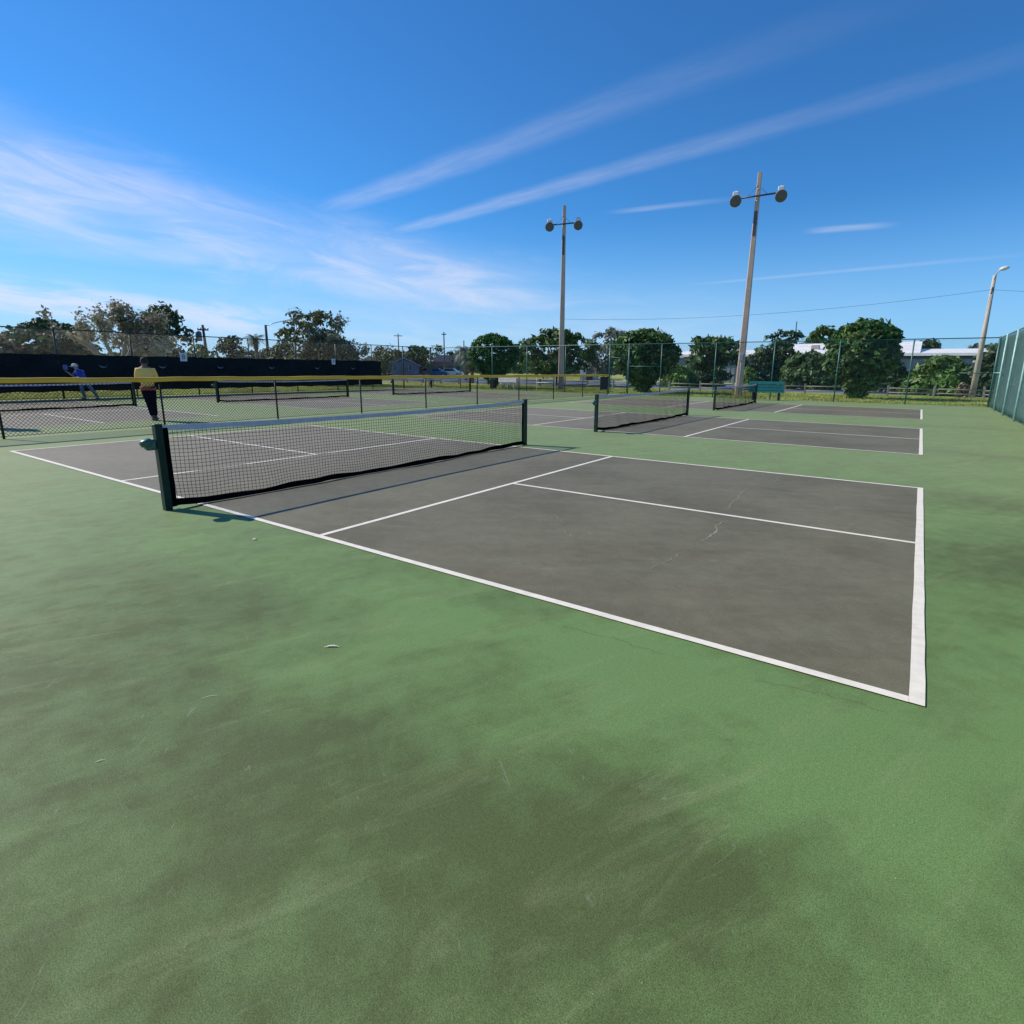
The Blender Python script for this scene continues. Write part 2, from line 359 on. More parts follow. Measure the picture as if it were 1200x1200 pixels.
# ------------------------------------------------------------------ pickleball nets
DKG = mat('dark green post paint', (.007, .034, .026), .5, .25, 12, spec=.3)
BLK = mat('black net cord', (.006, .007, .009), .9, .2, spec=0)
BAND = mat('black net band', (.005, .006, .008), .9, .3, 20, spec=0)
TAPE = mat('white vinyl net tape', (.60, .58, .68), .55, .12, 14, bump=.2)
STEEL = mat('pale worn metal', (.42, .45, .46), .4, .2, 15, metal=.5)
def net_sag(t): return .900-.045*(1-t*t)      # t -1..1
def make_net(cord=.0025, fine=True):
    root = thing('pickleball_net', 'x', 'net')
    for s, lean in ((-1, .012), (1, 0)):
        p = MB(); Y = s*3.36
        p.tube([(lean*0, Y, 0), (.0, Y+lean*0, .905)], .050, 4, sm=False, rot=PI/4)
        po = p.build('net_post', DKG, root)
        q = MB(); q.box((0, Y, .912), (.080, .080, .016), bev=.005); q.build('post_cap', DKG, po)
        if s == -1:
            c = MB()
            c.box((-.0, Y-.085, .71), (.075, .11, .11), bev=.02)
            Mx = Matrix.Translation((0, Y-.15, .72)) @ Matrix.Rotation(PI/2, 4, 'X')
            c.lathe([(.02, -.02), (.052, -.018), (.058, .0), (.058, .03), (.045, .045), (.02, .05)], 14, Matrix.Translation((0, Y-.12, .725)) @ Matrix.Rotation(R(20), 4, 'X'))
            c.build('crank_housing', mat('weathered green casting', (.05, .13, .11), .4, .25, 20), po)
    n = 110
    ys = np.linspace(-3.26, 3.26, 150)
    def bx(y): t = y/3.26; return .05*(1-t*t) + .022*math.sin(y*2.1+.5)*(1-t*t) + .008*math.sin(y*7.3)
    def bz(y): t = y/3.26; return .035 + .012*math.sin(y*3.1) + .006*math.sin(y*9) + .03*t**6
    def P(y, s):   # s 0 bottom..1 tape underside
        zt = net_sag(y/3.3)-.05; zb = bz(y)
        z = zb+(zt-zb)*s
        # slack cloth bunches towards the bottom
        yy = y + .012*math.sin(y*5+3*s)*(1-s) ; xx = bx(y)*(1-s)**1.6 + .006*math.sin(y*11+s*5)*(1-s)
        return (xx, yy, z - (.02*(1-s)*s*math.sin(y*6+1)))
    mb = MB()
    for i in range(150):
        y = ys[i]
        mb.tube([P(y, s) for s in np.linspace(0, 1, 8)], cord, 3, cap=False)
    for j in range(1, 20):
        s = j/20.
        s2 = s**1.06
        mb.tube([P(y, s2) for y in np.linspace(-3.26, 3.26, 60)], cord, 3, cap=False)
    mb.build('netting', BLK, root)
    def ribbon(pts_lo, pts_hi, th, m, name, par):
        vs = []; fs = []; k = len(pts_lo)
        for a, c in zip(pts_lo, pts_hi): vs += [(a[0]-th, a[1], a[2]), (a[0]+th, a[1], a[2]), (c[0]+th, c[1], c[2]), (c[0]-th, c[1], c[2])]
        for i in range(k-1):
            o = 4*i
            for q in range(4): r_ = (q+1) % 4; fs.append((o+q, o+r_, o+4+r_, o+4+q))
        fs += [(3, 2, 1, 0), (4*k-4, 4*k-3, 4*k-2, 4*k-1)]
        bb = MB(); bb.add(vs, fs, False); return bb.build(name, m, par)
    Y = np.linspace(-3.33, 3.33, 70)
    ribbon([(0.003*math.sin(y*4), y, net_sag(y/3.3)-.052+.003*math.sin(y*9)) for y in Y], [(0, y, net_sag(y/3.3)+.004) for y in Y], .0045, TAPE, 'top_tape', root)
    def clampy(y): return max(-3.26, min(3.26, y))
    ribbon([(P(clampy(y), 0)[0]+.012, y, max(.010, P(clampy(y), 0)[2]-.028-.01*abs(math.sin(y*4.4)))) for y in Y], [(P(clampy(y), 0)[0], y, P(clampy(y), 0)[2]+.030) for y in Y], .007, BAND, 'bottom_band', root)
    for s in (-1, 1):
        yb = s*3.288
        q = MB(); q.box((0, yb, .45), (.010, .05, .85)); sb = q.build('side_band', BAND, root)
        q = MB()
        q.tube([(.012*(-1)**k, yb+s*(.0 if k % 2 else .045), .06+k*.034) for k in range(25)], .003, 4)
        q.build('lacing', mat('pale lacing rope', (.32, .33, .33), .8), sb)
        q = MB(); q.tube([(0.03, yb+s*.045, .02), (.01, yb+s*.05, .2)], .006, 5); q.build('tie_rope', STEEL, sb)
    return root
nt = make_net(); nt['group'] = 'pickleball nets on the courts'
nt.location = (0, 3.05, 0); nt['label'] = 'nearest black pickleball net with wide grey-white tape, on the closest court'
netlabels = [((0, 3.05+DY), 'black pickleball net on the middle of the three right-hand courts, behind the nearest net'),
             ((0, 3.05+2*DY), 'small distant pickleball net with white tape, right in front of the teal bench'),
             ((-18, 3.05), 'net beyond the yellow-capped fence, behind the person in the yellow shirt'),
             ((-18, 3.05+DY), 'net beyond the yellow-capped fence, on the middle court of the left row'),
             ((-18, 3.05+2*DY), 'net beyond the yellow-capped fence, on the farthest court, in front of the white bench')]
for (x, y), lb in netlabels: dup(nt, (x, y, 0), 0, lb)

# ------------------------------------------------------------------ chain link fences
def chain(L, H, pitch, r, m, parent, x0=0, z0=0.03, name='chain_link'):
    """diagonal woven wires along local Y, as thin triangular rods"""
    V = []; F = []
    def rod(a, b_):
        a = np.array(a); b_ = np.array(b_); d = b_-a; L_ = np.linalg.norm(d)
        if L_ < .02: return
        d /= L_; u = np.array([1., 0, 0]); w = np.cross(d, u); o = len(V)
        for p in (a, b_):
            for k in range(3): an = 2*PI*k/3; V.append(p+(u*math.cos(an)+w*math.sin(an))*r)
        for k in range(3): j = (k+1) % 3; F.append((o+k, o+j, o+3+j, o+3+k))
    n = int((L+H)/pitch)+1
    for i in range(n):
        y = -H+i*pitch
        for s in (1, -1):
            # from (y,0) to (y+H,H), clipped to 0..L
            a0 = max(0, -y); a1 = min(H, L-y)
            if a1 <= a0: continue
            p = (y+a0, a0); q = (y+a1, a1)
            if s == 1: rod((x0+r*.7, p[0], z0+p[1]), (x0+r*.7, q[0], z0+q[1]))
            else: rod((x0-r*.7, p[0], z0+H-p[1]), (x0-r*.7, q[0], z0+H-q[1]))
    return npmesh(name, V, F, m, parent)
BLKP = mat('black powder coated pipe', (.010, .012, .014), .4, .2)
YEL = mat('yellow plastic fence cap', (1.0, .50, .045), .5, .15, 3, bump=.1, stretch=(1, .3, 1))
# low fence with yellow cap, parallel to Y at x=-9
f0, f1 = -11.8, 28.2
lf = thing('low_fence', 'low black chain-link fence with a bright yellow plastic top cap', 'fence', (-9, 0, 0))
for k in range(-4, 10):
    y = .48+3.07*k
    q = MB(); q.tube([(0, y, 0), (0, y, 1.17)], .024, 8); q.build('fence_post', BLKP, lf)
for z_, r_ in ((1.165, .018), (.05, .005)):
    q = MB(); q.tube([(0, f0, z_), (0, f1, z_)], r_, 6); q.build('rail', BLKP, lf)
cl = chain(f1-f0, 1.10, .078, .0042, mat('black vinyl wire', (.012, .014, .016), .9, spec=0), lf); cl.location = (0, f0, 0)
q = MB(); seg = []
for i in range(200): y = f0+(f1-.05-f0)*i/199; seg.append((.0, y, 1.180+.006*math.sin(y*1.7)+.004*math.sin(y*5.1)))
q.tube(seg, .058, 10); q.build('top_cap', YEL, lf)
q = MB(); q.box((.09, f1-.75, .72), (.03, .95, .75), bev=.01); q.build('mesh_panel', mat('dark fence screen', (.03, .032, .036), .8), lf)

GALV = mat('dark green vinyl pipe', (.035, .135, .125), .42, .2)
TEALP = mat('sunlit teal pipe', (.32, .52, .49), .42, .2)  # sunlight put into the base colour, paler than the other fence pipes
NAVYP = mat('blackish green pipe', (.014, .034, .038), .45, .2)
WIREG = mat('green vinyl wire', (.030, .095, .090), .5)
WIREN = mat('blackish green wire', (.014, .030, .034), .5)
# far fence along X at y=30
FY = 30.0
ff = thing('tall_fence', 'tall green see-through chain-link fence with a gate at the far end of the courts', 'fence', (0, FY, 0))
fx = [-25.3, -22.3, -19.25, -16.2, -13.1, -9.85, -8.55, -6.45, -3.25, -.15, 2.93, 6.0, 9.15]
for x in fx:
    r = .045 if x in (-9.85, -8.55, -25.3, 9.15) else .032
    q = MB(); q.tube([(x, 0, 0), (x, 0, 3.10 if r > .04 else 3.05)], r, 8); q.build('fence_post', GALV, ff)
q = MB(); q.tube([(fx[0], 0, 3.04), (fx[-1], 0, 3.04)], .024, 6); q.build('top_rail', GALV, ff)
for a_, b_, z_ in ((-8.55, -6.45, 1.72), (-9.85, -8.55, 2.25), (9.15, 7.9, 1.5)):
    q = MB(); q.tube([(a_, 0, z_), (b_, 0, z_)], .022, 6); q.build('mid_rail', GALV, ff)
g_ = MB()
for z in (.12, .95, 2.15): g_.tube([(-9.75, .05, z), (-8.65, .05, z)], .02, 6)
for x in (-9.75, -8.65): g_.tube([(x, .05, .1), (x, .05, 2.15)], .02, 6)
gt = g_.build('gate', GALV, ff); q = MB(); q.box((-8.72, .0, 1.05), (.05, .08, .16), bev=.01); q.build('latch', STEEL, gt)
c_ = chain(fx[-1]-fx[0], 3.0, .074, .0017, WIREG, ff); c_.rotation_euler = (0, 0, -PI/2); c_.location = (fx[0], 0, 0)
# left fence along Y at x=-25.3 with dark windscreen
LX = -25.3; l0 = -11.5; l1 = FY
lfn = thing('tall_fence', 'tall dark fence with black windscreen along the left courts', 'fence', (LX, 0, 0))
yy = l1; k = 0
while yy > l0:
    q = MB(); q.tube([(0, yy if k else yy-.09, 0), (0, yy if k else yy-.09, 3.06)], .045 if k == 1 or k == 8 else .034, 8); q.build('fence_post', NAVYP, lfn); yy -= 2.95; k += 1
q = MB(); q.tube([(0, l0, 3.04), (0, l1, 3.04)], .026, 6); q.build('top_rail', NAVYP, lfn)
q = MB(); q.tube([(0, l0, .06), (0, l1, .06)], .012, 5); q.build('bottom_rail', NAVYP, lfn)
c_ = chain(l1-l0, 3.0, .074, .0018, WIREN, lfn); c_.location = (0, l0, 0)
def screen(name, y0, y1, z0, z1, m, par, x=0, seed=1):
    rr = np.random.default_rng(seed); ny = int((y1-y0)/.15); nz = 14; V = []; F = []
    for j in range(nz+1):
        for i in range(ny+1):
            y = y0+(y1-y0)*i/ny; s = j/nz
            sag = .03*abs(math.sin((y-y0)*PI/1.48)) if j == nz else 0
            z = z0+(z1-z0)*s-sag + (.02*math.sin(y*4.2) if j == 0 else 0)
            xx = x + .03*math.sin(y*2.13+s*2)*math.sin(s*PI) + .015*math.sin(y*5.1+s*5) + rr.normal(0, .003)
            V.append((xx, y, z))
    for j in range(nz):
        for i in range(ny): a = j*(ny+1)+i; F.append((a, a+1, a+ny+2, a+ny+1))
    o = npmesh(name, V, F, m, par); md = o.modifiers.new('s', 'SOLIDIFY'); md.thickness = .004
    return o
SCRN = mat('black navy windscreen cloth', (.014, .018, .021), .9, .4, 1.2, bump=.6, bscale=20, spec=.1)
sn = screen('windscreen', l0, 24.9, .33, 1.97, SCRN, lfn, .05)
VENT = mat('pale vent flap', (.13, .17, .20), .8)
for y in (-1.7, 1.2, 4.2, 8.05, 10.6, 13.5, 16.5, 19.6, 22.4):
    # half-moon wind vent cut in the cloth, its pale flap showing
    q = MB(); vs = []; fs = []; n = 12
    for i in range(n+1):
        a = PI*(1.05+.9*i/n); ro, ri = .17, .17-.07*math.sin(PI*min(1, i/n*1.25))
        vs += [(.10, y+ro*math.cos(a), 1.52+.8*ro*math.sin(a)), (.085, y+ri*math.cos(a), 1.535+.8*ri*math.sin(a)),
               (.13, y+ro*math.cos(a), 1.52+.8*ro*math.sin(a)-.01)]
    for i in range(n): fs += [(3*i, 3*i+3, 3*i+4, 3*i+1), (3*i, 3*i+2, 3*i+5, 3*i+3)]
    q.add(vs, fs); q.build('vent_flap', VENT, sn)
WH = mat('white sign plastic', (.72, .73, .75), .5, .08)
DK = mat('dark sign lettering', (.03, .045, .09), .6)
def number_sign(loc, rz, w, h, txt, label):
    s = thing('number_sign', label, 'sign', loc, rz, 'court number signs')
    q = MB(); q.box((0, 0, 0), (.012, w, h), bev=.003); q.build('sign_plate', WH, s)
    text_part(txt, h*.85, DK, s, (.009, 0, 0), (R(90), 0, R(90)))
p1 = 11.55
number_sign((LX+.12, 11.65, 1.95), 0, .34, .42, '8', 'small white number sign on the top edge of the black windscreen, left one of two')
number_sign((LX+.12, 20.85, 1.86), 0, .27, .36, '9', 'small white number sign on the black windscreen, in front of the tall leafy tree')
# right fence along Y at x=9.15 with green screen
RX = 9.15; r0 = -9.4
rf = thing('tall_fence', 'tall fence on the right covered in green windscreen, with pale teal posts', 'fence', (RX, 0, 0))
yy = 28.8; 
for y in [27.05, 23.9, 20.8, 17.7, 14.6, 11.5, 8.4, 5.3, 2.2, -.9, -4.0, -7.1]:
    q = MB(); q.tube([(-.03, y, 0), (-.03, y, 3.05)], .036, 8); q.build('fence_post', TEALP, rf)
q = MB(); q.tube([(0, r0, 3.04), (0, 29.95, 3.04)], .028, 6); q.build('top_rail', TEALP, rf)
q = MB(); q.tube([(-.02, 27.05, 1.52), (-.02, 29.9, 1.52)], .022, 6); q.build('mid_rail', TEALP, rf)
c_ = chain(29.9-r0, 3.0, .074, .0018, WIREG, rf); c_.location = (0, r0, 0)
GSC = mat('green windscreen cloth', (.125, .24, .24), .8, .2, 3, bump=.4, bscale=25)
screen('windscreen', r0, 29.8, .06, 2.97, GSC, rf, .05, 3)
s_ = thing('number_sign', 'tall narrow white number sign on the green windscreen at the right', 'sign', (RX-.06, 19.7, 1.86), PI, 'court number signs')
q = MB(); q.box((0, 0, 0), (.012, .38, .42), bev=.003); q.build('sign_plate', WH, s_)
text_part('1', .30, DK, s_, (.009, 0, 0), (R(90), 0, R(90)))

# ------------------------------------------------------------------ benches
def plank_bench(loc, rz, L, frame, plank, label, back_only=False, nleg=2, slats=3, back=True):
    s = thing('bench', label, 'bench', loc, rz)
    for i in range(2):
        q = MB(); q.box((0, -.05-.16*i, .45), (L, .14, .035), bev=.006); q.build('seat_plank', plank, s)
    if back:
        for i in range(slats):
            q = MB(); q.box((0, .10+.025*i, .58+.12*i), (L, .03, .11), bev=.006, mtx=Matrix.Rotation(R(-8), 4, 'X')); q.build('back_plank', plank, s)
    for i in range(nleg):
        x = -L/2+.22+(L-.44)*i/(nleg-1)
        q = MB(); q.tube([(x, .10, 0), (x, .05, .43), (x, .15, .9 if back else .44)], .028, 6); q.tube([(x, -.25, 0), (x, -.20, .43), (x, .05, .43)], .028, 6); q.build('leg', frame, s)
    return s
GRB = mat('teal bench paint', (.015, .19, .19), .42, .2, 6)
WHB = mat('white bench paint', (.86, .82, .82), .5, .12, 6)
# teal back of the bench faces the camera: back planks on the camera side
def back_bench(loc, rz, L, label, mm, legm, n=3, top=.98, low=.42, nleg=2):
    s = thing('bench', label, 'bench', loc, rz, None)
    h = (top-low)/n
    for i in range(n):
        z = low+h*(i+.5); q = MB(); q.box((0, -.02-.12*(z-low), z), (L, .035, h-.008), bev=.006); q.build('back_plank', mm, s)
    for i in range(2):
        q = MB(); q.box((0, .14+.19*i, .42), (L, .16, .035), bev=.006); q.build('seat_plank', mm, s)
    for i in range(nleg):
        x = -L/2+.25+(L-.5)*i/(nleg-1)
        q = MB(); q.box((x, .16, .21), (.09, .46, .07)); q.box((x, .03, .2), (.10, .08, .40)); q.box((x, .32, .2), (.08, .07, .40)); q.build('leg', legm, s)
    return s
x0, y0 = -.05, 28.6
back_bench((-.15, 28.9, 0), R(4), 1.75, 'teal bench seen from behind, near the tall light pole', GRB, mat('dark bench leg', (.02, .03, .035), .5), n=4, top=.98, low=.40)
def stand(u, v, Y):  # x on the line y=Y for bearing u
    d = ray(u, v); return CAM[0]+(Y-CAM[1])/d[1]*d[0]
xa, xb = stand(583, 450, 31.2), stand(607, 450, 31.2)
back_bench(((xa+xb)/2, 31.2, 0), R(-8), (xb-xa)*.98, 'pinkish white bench behind the yellow-capped fence', WHB, STEEL, n=1, top=.92, low=.52, nleg=3)
# low white rail beside it
xa, xb = stand(626, 450, 31.4), stand(650, 450, 31.4)
s = thing('rail_bench', 'thin white two-rail bench frame left of the left light pole', 'bench', ((xa+xb)/2, 31.6, 0), R(-8))
for z in (.55, .95): q = MB(); q.tube([(-(xb-xa)/2, 0, z), ((xb-xa)/2, 0, z)], .028, 6); q.build('rail', WHB, s)
for sx_ in (-1, 1): q = MB(); q.tube([(sx_*(xb-xa)/2, 0, 0), (sx_*(xb-xa)/2, 0, .97)], .03, 6); q.build('leg', WHB, s)
# dark bench at the left corner
xa, xb = stand(485, 450, 34.0), stand(520, 450, 34.0)
plank_bench(((xa+xb)/2, 34.0, 0), R(-30), (xb-xa)*.85, mat('dark bench leg', (.02, .03, .035), .5), mat('weathered dark plank', (.055, .06, .065), .8), 'dark plank bench beyond the far fence, near the end of the black windscreen', nleg=3)
# bin
q = thing('trash_can', 'dark round trash can beside the white bench under the ball-shaped tree', 'trash can', (stand(578, 455, 31.8), 31.8, 0))
m_ = MB(); m_.lathe([(.22, 0), (.26, .05), (.28, .62), (.30, .64), (.30, .68), (.12, .70)], 14); m_.build('can_body', mat('dark plastic bin', (.02, .03, .045), .5), q)
m_ = MB(); m_.lathe([(.31, .70), (.31, .74), (.22, .84), (.05, .88)], 14); m_.build('lid', mat('grey bin lid', (.20, .24, .30), .5), q)

# ------------------------------------------------------------------ court flood light poles
CONC = mat('weathered concrete pole', (.56, .40, .32), .85, .2, 1.2, bump=.3, bscale=30, stretch=(1, 1, .4))
def light_pole(loc, H, rz, arm, label, boxz=None, lean=(0, 0)):
    s = thing('light_pole', label, 'light pole', loc, rz, 'floodlight poles behind the far fence')
    q = MB(); n = 10; vs = []; fs = []
    for i in range(n+1):
        t_ = i/n; h = H*t_; w = .20-.095*t_; c = w*.22; lx, ly = lean[0]*t_, lean[1]*t_
        for a, b2 in ((-w+c, -w), (w-c, -w), (w, -w+c), (w, w-c), (w-c, w), (-w+c, w), (-w, w-c), (-w, -w+c)): vs.append((a+lx, b2+ly, h))
    for i in range(n):
        for k in range(8): j = (k+1) % 8; fs.append((i*8+k, i*8+j, i*8+8+j, i*8+8+k))
    fs.append(tuple(range(n*8, n*8+8))); q.add(vs, fs); po = q.build('pole', CONC, s)
    az = H-1.25
    q = MB(); q.box((lean[0]*.8, -.135, az-1.45), (.17, .03, 1.3)); q.build('dark_plate', mat('dark steel plate', (.07, .085, .12), .5), po)
    for dz in (-.75, -.25, .35): q = MB(); q.tube([(lean[0]*.85, -.2, az+dz), (lean[0]*.85, -.1, az+dz)], .035, 8); q.build('bolt', STEEL, po)
    q = MB(); q.tube([(-arm/2+lean[0], -.18, az-.03), (arm/2+lean[0], -.18, az+.03)], .05, 6)
    q.tube([(-.55+lean[0], -.18, az), (lean[0], -.15, az+.55)], .012, 5); q.tube([(.55+lean[0], -.18, az), (lean[0], -.15, az+.55)], .012, 5); ar = q.build('cross_arm', mat('dark blue grey arm', (.045, .06, .10), .5), s)
    for sx_ in (-1, 1):
        X = sx_*(arm/2+.10)+lean[0]
        Mx = Matrix.Translation((X, -.18, az-.12)) @ Matrix.Rotation(R(14), 4, 'Z') @ Matrix.Rotation(R(-66), 4, 'X')
        q = MB(); q.lathe([(.10, .22), (.15, .16), (.24, .02), (.325, -.14), (.33, -.17)], 18, Mx); lh = q.build('lamp_head', mat('aluminium reflector', (.26, .26, .29), .6, .15), s)
        q = MB(); q.lathe([(.305, -.172), (.30, -.178), (.05, -.20)], 18, Mx); q.build('lens', mat('dusty lamp glass', (.13, .13, .13), .7, .2, 20, spec=.15), lh)
        q = MB(); q.box((X, -.02, az+.26), (.34, .34, .24), bev=.04); q.box((X, -.02, az+.40), (.10, .10, .08), bev=.02); q.build('ballast_box', mat('white ballast casing', (.66, .67, .70), .45), lh)
    if boxz:
        q = MB(); q.box((.02, -.21, boxz), (.22, .14, .42), bev=.02); q.tube([(.02, -.19, 0), (.02, -.19, boxz)], .022, 6); q.build('electrical_box', mat('grey blue electrical box', (.30, .36, .44), .5), s)
    return s
light_pole((-16.42, 34.96, 0), 13.05, R(20), 1.9, 'concrete floodlight pole with two lamps, the shorter-looking left one of the pair', None, (0.0, 0))
light_pole((-2.64, 33.2, 0), 12.45, R(8), 2.2, 'tall leaning concrete floodlight pole with two round lamps, beside the teal bench', 2.3, (.12, 0))
# street light at right
sl = thing('street_lamp', 'slim pale roadside pole with one small lamp on a short arm, at the far right', 'street lamp', (9.15, 40.4, 0))
q = MB(); q.tube([(0, 0, 0), (.04, 0, 3.5), (.06, 0, 7.0)], [.17, .13, .085], 10); q.build('pole', mat('pale pole', (.48, .41, .35), .8, .15, 2), sl)
q = MB(); q.tube([(.06, -.06, 6.7), (.10, -.08, 7.0), (.20, -.12, 7.2), (.30, -.16, 7.27)], .03, 6); q.build('lamp_arm', STEEL, sl)
q = MB(); Mx = Matrix.Translation((.42, -.2, 7.30)) @ Matrix.Rotation(R(-12), 4, 'Y') @ Matrix.Scale(1.5, 4, (1, 0, 0))
q.lathe([(.05, -.10), (.12, -.08), (.16, -.02), (.15, .05), (.08, .11), (.02, .12)], 14, Mx); q.build('lamp_head', mat('white lamp shell', (.66, .67, .68), .45), sl)
q = MB(); q.box((.06, -.12, 6.2), (.10, .12, .26), bev=.02); q.tube([(0, -.1, 6.0), (.1, -.2, 6.1)], .03, 6); q.build('bracket', mat('dark bracket', (.06, .07, .09), .5), sl)
# wires
WIRE = mat('dull overhead wire', (.06, .09, .14), .7)
def wire(a, b_, sag, label, r=.008):
    q = MB(); P_ = []
    for i in range(25): t_ = i/24; P_.append((a[0]+(b_[0]-a[0])*t_, a[1]+(b_[1]-a[1])*t_, a[2]+(b_[2]-a[2])*t_-sag*4*t_*(1-t_)))
    q.tube(P_, r, 4); tag(q.build('overhead_wire', WIRE), label, 'wire', 'overhead wires')
wire((9.18, 40.3, 6.2), (-16.3, 35.1, 5.2), .55, 'faint wire between the right street lamp and the left floodlight pole')
wire((9.22, 40.4, 6.2), (24, 36, 5.6), .5, 'faint wire running right from the street lamp out of the picture')

# ------------------------------------------------------------------ split rail fence
WOOD = mat('grey weathered wood', (.24, .225, .21), .85, .25, 4, bump=.3, stretch=(.3, 1, 1))
rl = thing('rail_fence', 'low grey wooden post-and-rail fence between the grass and the road', 'fence', (0, 40.2, 0))
prev = None
for i in range(-22, 6):
    x = 7.27-2.42*(5-i) + 7.26 if False else 2.42*i-.0
    z_ = .66+random.uniform(-.03, .03)
    q = MB(); q.box((x, random.uniform(-.03, .03), z_/2), (.12, .12, z_), rz=random.uniform(-.2, .2), bev=.015); q.build('post', WOOD, rl)
    if prev is not None:
        for z in (.50, .24):
            q = MB(); q.tube([(prev, 0, z+random.uniform(-.02, .02)), (x, 0, z+random.uniform(-.02, .02))], .042, 6); q.build('rail', WOOD, rl)
    prev = x

# ------------------------------------------------------------------ trees
BARK = mat('grey brown bark', (.15, .125, .10), .9, .3, 3, bump=.6, bscale=12, stretch=(1, 1, .3))
BARKP = mat('pale bare bark', (.30, .26, .23), .9, .25, 3, bump=.5, bscale=12, stretch=(1, 1, .3))
L_DARK = leafmat('dark evergreen leaves', [(0.032, 0.065, 0.032), (0.051, 0.094, 0.038), (0.072, 0.123, 0.043), (0.043, 0.072, 0.043)])
L_FICUS = leafmat('clipped ficus leaves', [(0.030, 0.081, 0.022), (0.047, 0.115, 0.027), (0.081, 0.155, 0.038), (0.115, 0.169, 0.041)])
L_BALL = leafmat('ball tree leaves', [(0.021, 0.086, 0.016), (0.034, 0.121, 0.021), (0.052, 0.149, 0.029)])
L_MID = leafmat('mid green leaves', [(0.049, 0.098, 0.028), (0.084, 0.147, 0.042), (0.119, 0.196, 0.056), (0.070, 0.105, 0.049)])
L_GREY = leafmat('dusty grey green leaves', [(0.115, 0.142, 0.095), (0.162, 0.189, 0.128), (0.216, 0.230, 0.176), (0.081, 0.108, 0.068)])
L_LIGHT = leafmat('light green leaves', [(0.075, 0.163, 0.031), (0.125, 0.237, 0.050), (0.175, 0.300, 0.062), (0.088, 0.138, 0.037)])
L_BROWN = leafmat('dry pinkish brown leaves', [(0.216, 0.155, 0.101), (0.297, 0.223, 0.162), (0.162, 0.149, 0.074), (0.365, 0.284, 0.216)])
L_DRY = leafmat('dry grey pink leaves', [(.36, .30, .22), (.46, .38, .31), (.22, .25, .13), (.40, .33, .25)])
L_OLIVE = leafmat('olive leaves', [(0.068, 0.081, 0.034), (0.115, 0.128, 0.047), (0.162, 0.155, 0.068), (0.068, 0.088, 0.041)])
def leaves(P, N, size, m, name, parent, aspect=1.7, seed=1):
    """one small folded leaf spray per point: two quads meeting at a rib"""
    rr = np.random.default_rng(seed); n = len(P)
    N = N+rr.normal(0, .55, (n, 3)); N /= np.linalg.norm(N, axis=1)[:, None]+1e-9
    a = rr.normal(0, 1, (n, 3)); a[:, 2] -= .35; U = np.cross(N, a); U /= np.linalg.norm(U, axis=1)[:, None]+1e-9; W = np.cross(N, U)
    s = size*rr.uniform(.55, 1.35, n)[:, None]
    L = U*s*aspect*.5; Wd = W*s*.5
    V = np.stack([P-L, P+Wd*.9+N*s*.12, P+L, P-Wd*.9+N*s*.12], 1).reshape(-1, 3)
    F = np.arange(4*n).reshape(-1, 4)
    F = np.concatenate([F[:, [0, 1, 2]], F[:, [0, 2, 3]]])
    return npmesh(name, V, F, m, parent)
def crown_points(w, d, h, prof, nclump, per, rc, rr, fill=.35, lumps=.22):
    """clump centres spread through a crown envelope prof(t)->radius fraction, leaves on each clump"""
    ph = rr.uniform(0, 6.28, 6)
    cs = []; 
    while len(cs) < nclump:
        t_ = rr.uniform(0, 1); a = rr.uniform(0, 2*PI)
        rmax = prof(t_)*(1+lumps*(math.sin(3*a+ph[0]+4*t_)*.5+math.sin(5*a+ph[1]-6*t_)*.3+math.sin(2*a+9*t_+ph[2])*.4))
        if rr.uniform() > rmax+.1: continue
        q = rmax*(1-rr.uniform()**2*(1-.0)*(.9 if rr.uniform() < fill else .18))
        cs.append((math.cos(a)*q*w/2, math.sin(a)*q*d/2, t_*h))
    cs = np.array(cs)
    rc_ = rc*rr.uniform(.5, 1.3, len(cs))
    P = []; N = []
    for c, r_ in zip(cs, rc_):
        k = max(3, int(per*(r_/rc)**2*rr.uniform(.6, 1.3)))
        v = rr.normal(0, 1, (k, 3)); v /= np.linalg.norm(v, axis=1)[:, None]; v[:, 2] = np.where(v[:, 2] < -.3, -v[:, 2]*.6, v[:, 2])
        P.append(c+v*r_*rr.uniform(.65, 1.08, k)[:, None]*np.array([1, 1, .8])); N.append(v)
    return np.concatenate(P), np.concatenate(N), cs
def limb_mesh(base, targets, r0, m, parent, name='trunk', rr=None, fork=.45, n=7):
    q = MB()
    b0 = Vector(base[0]); b1 = Vector(base[1])
    q.tube([b0, b0.lerp(b1, .5)+Vector((.04*r0, .1*r0, 0)), b1], [r0*1.15, r0*.9, r0*.75], n)
    for T in targets:
        T = Vector(T); s_ = b0.lerp(b1, random.uniform(.6, 1)); mid = s_.lerp(T, .5)+Vector((random.uniform(-.1, .1), random.uniform(-.1, .1), .12))*(T-s_).length
        q.tube([s_, mid, T], [r0*.45, r0*.28, r0*.08], 5)
    return q.build(name, m, parent)
PROF = {
 'round': lambda t: math.sqrt(max(0, 1-(2*t-1)**2))**.8,
 'dome': lambda t: (min(1, .45+1.9*t) if t < .35 else 1)*math.sqrt(max(0, 1-max(0, (t-.35)/.65)**2)),
 'lolly': lambda t: (.05+.95*(t/.55)**1.05 if t < .55 else math.sqrt(max(0, 1-((t-.55)/.45)**2))),
 'cone_dn': lambda t: (.06+.94*(t/.5)**.95 if t < .5 else math.sqrt(max(0, 1-((t-.5)/.5)**2.2))),
 'bush': lambda t: math.sqrt(max(0, 1-t**1.7)),
 'umbrella': lambda t: (.2+1.2*t if t < .6 else .95*math.sqrt(max(0, 1-((t-.6)/.4)**2))),
}
seedc = [100]
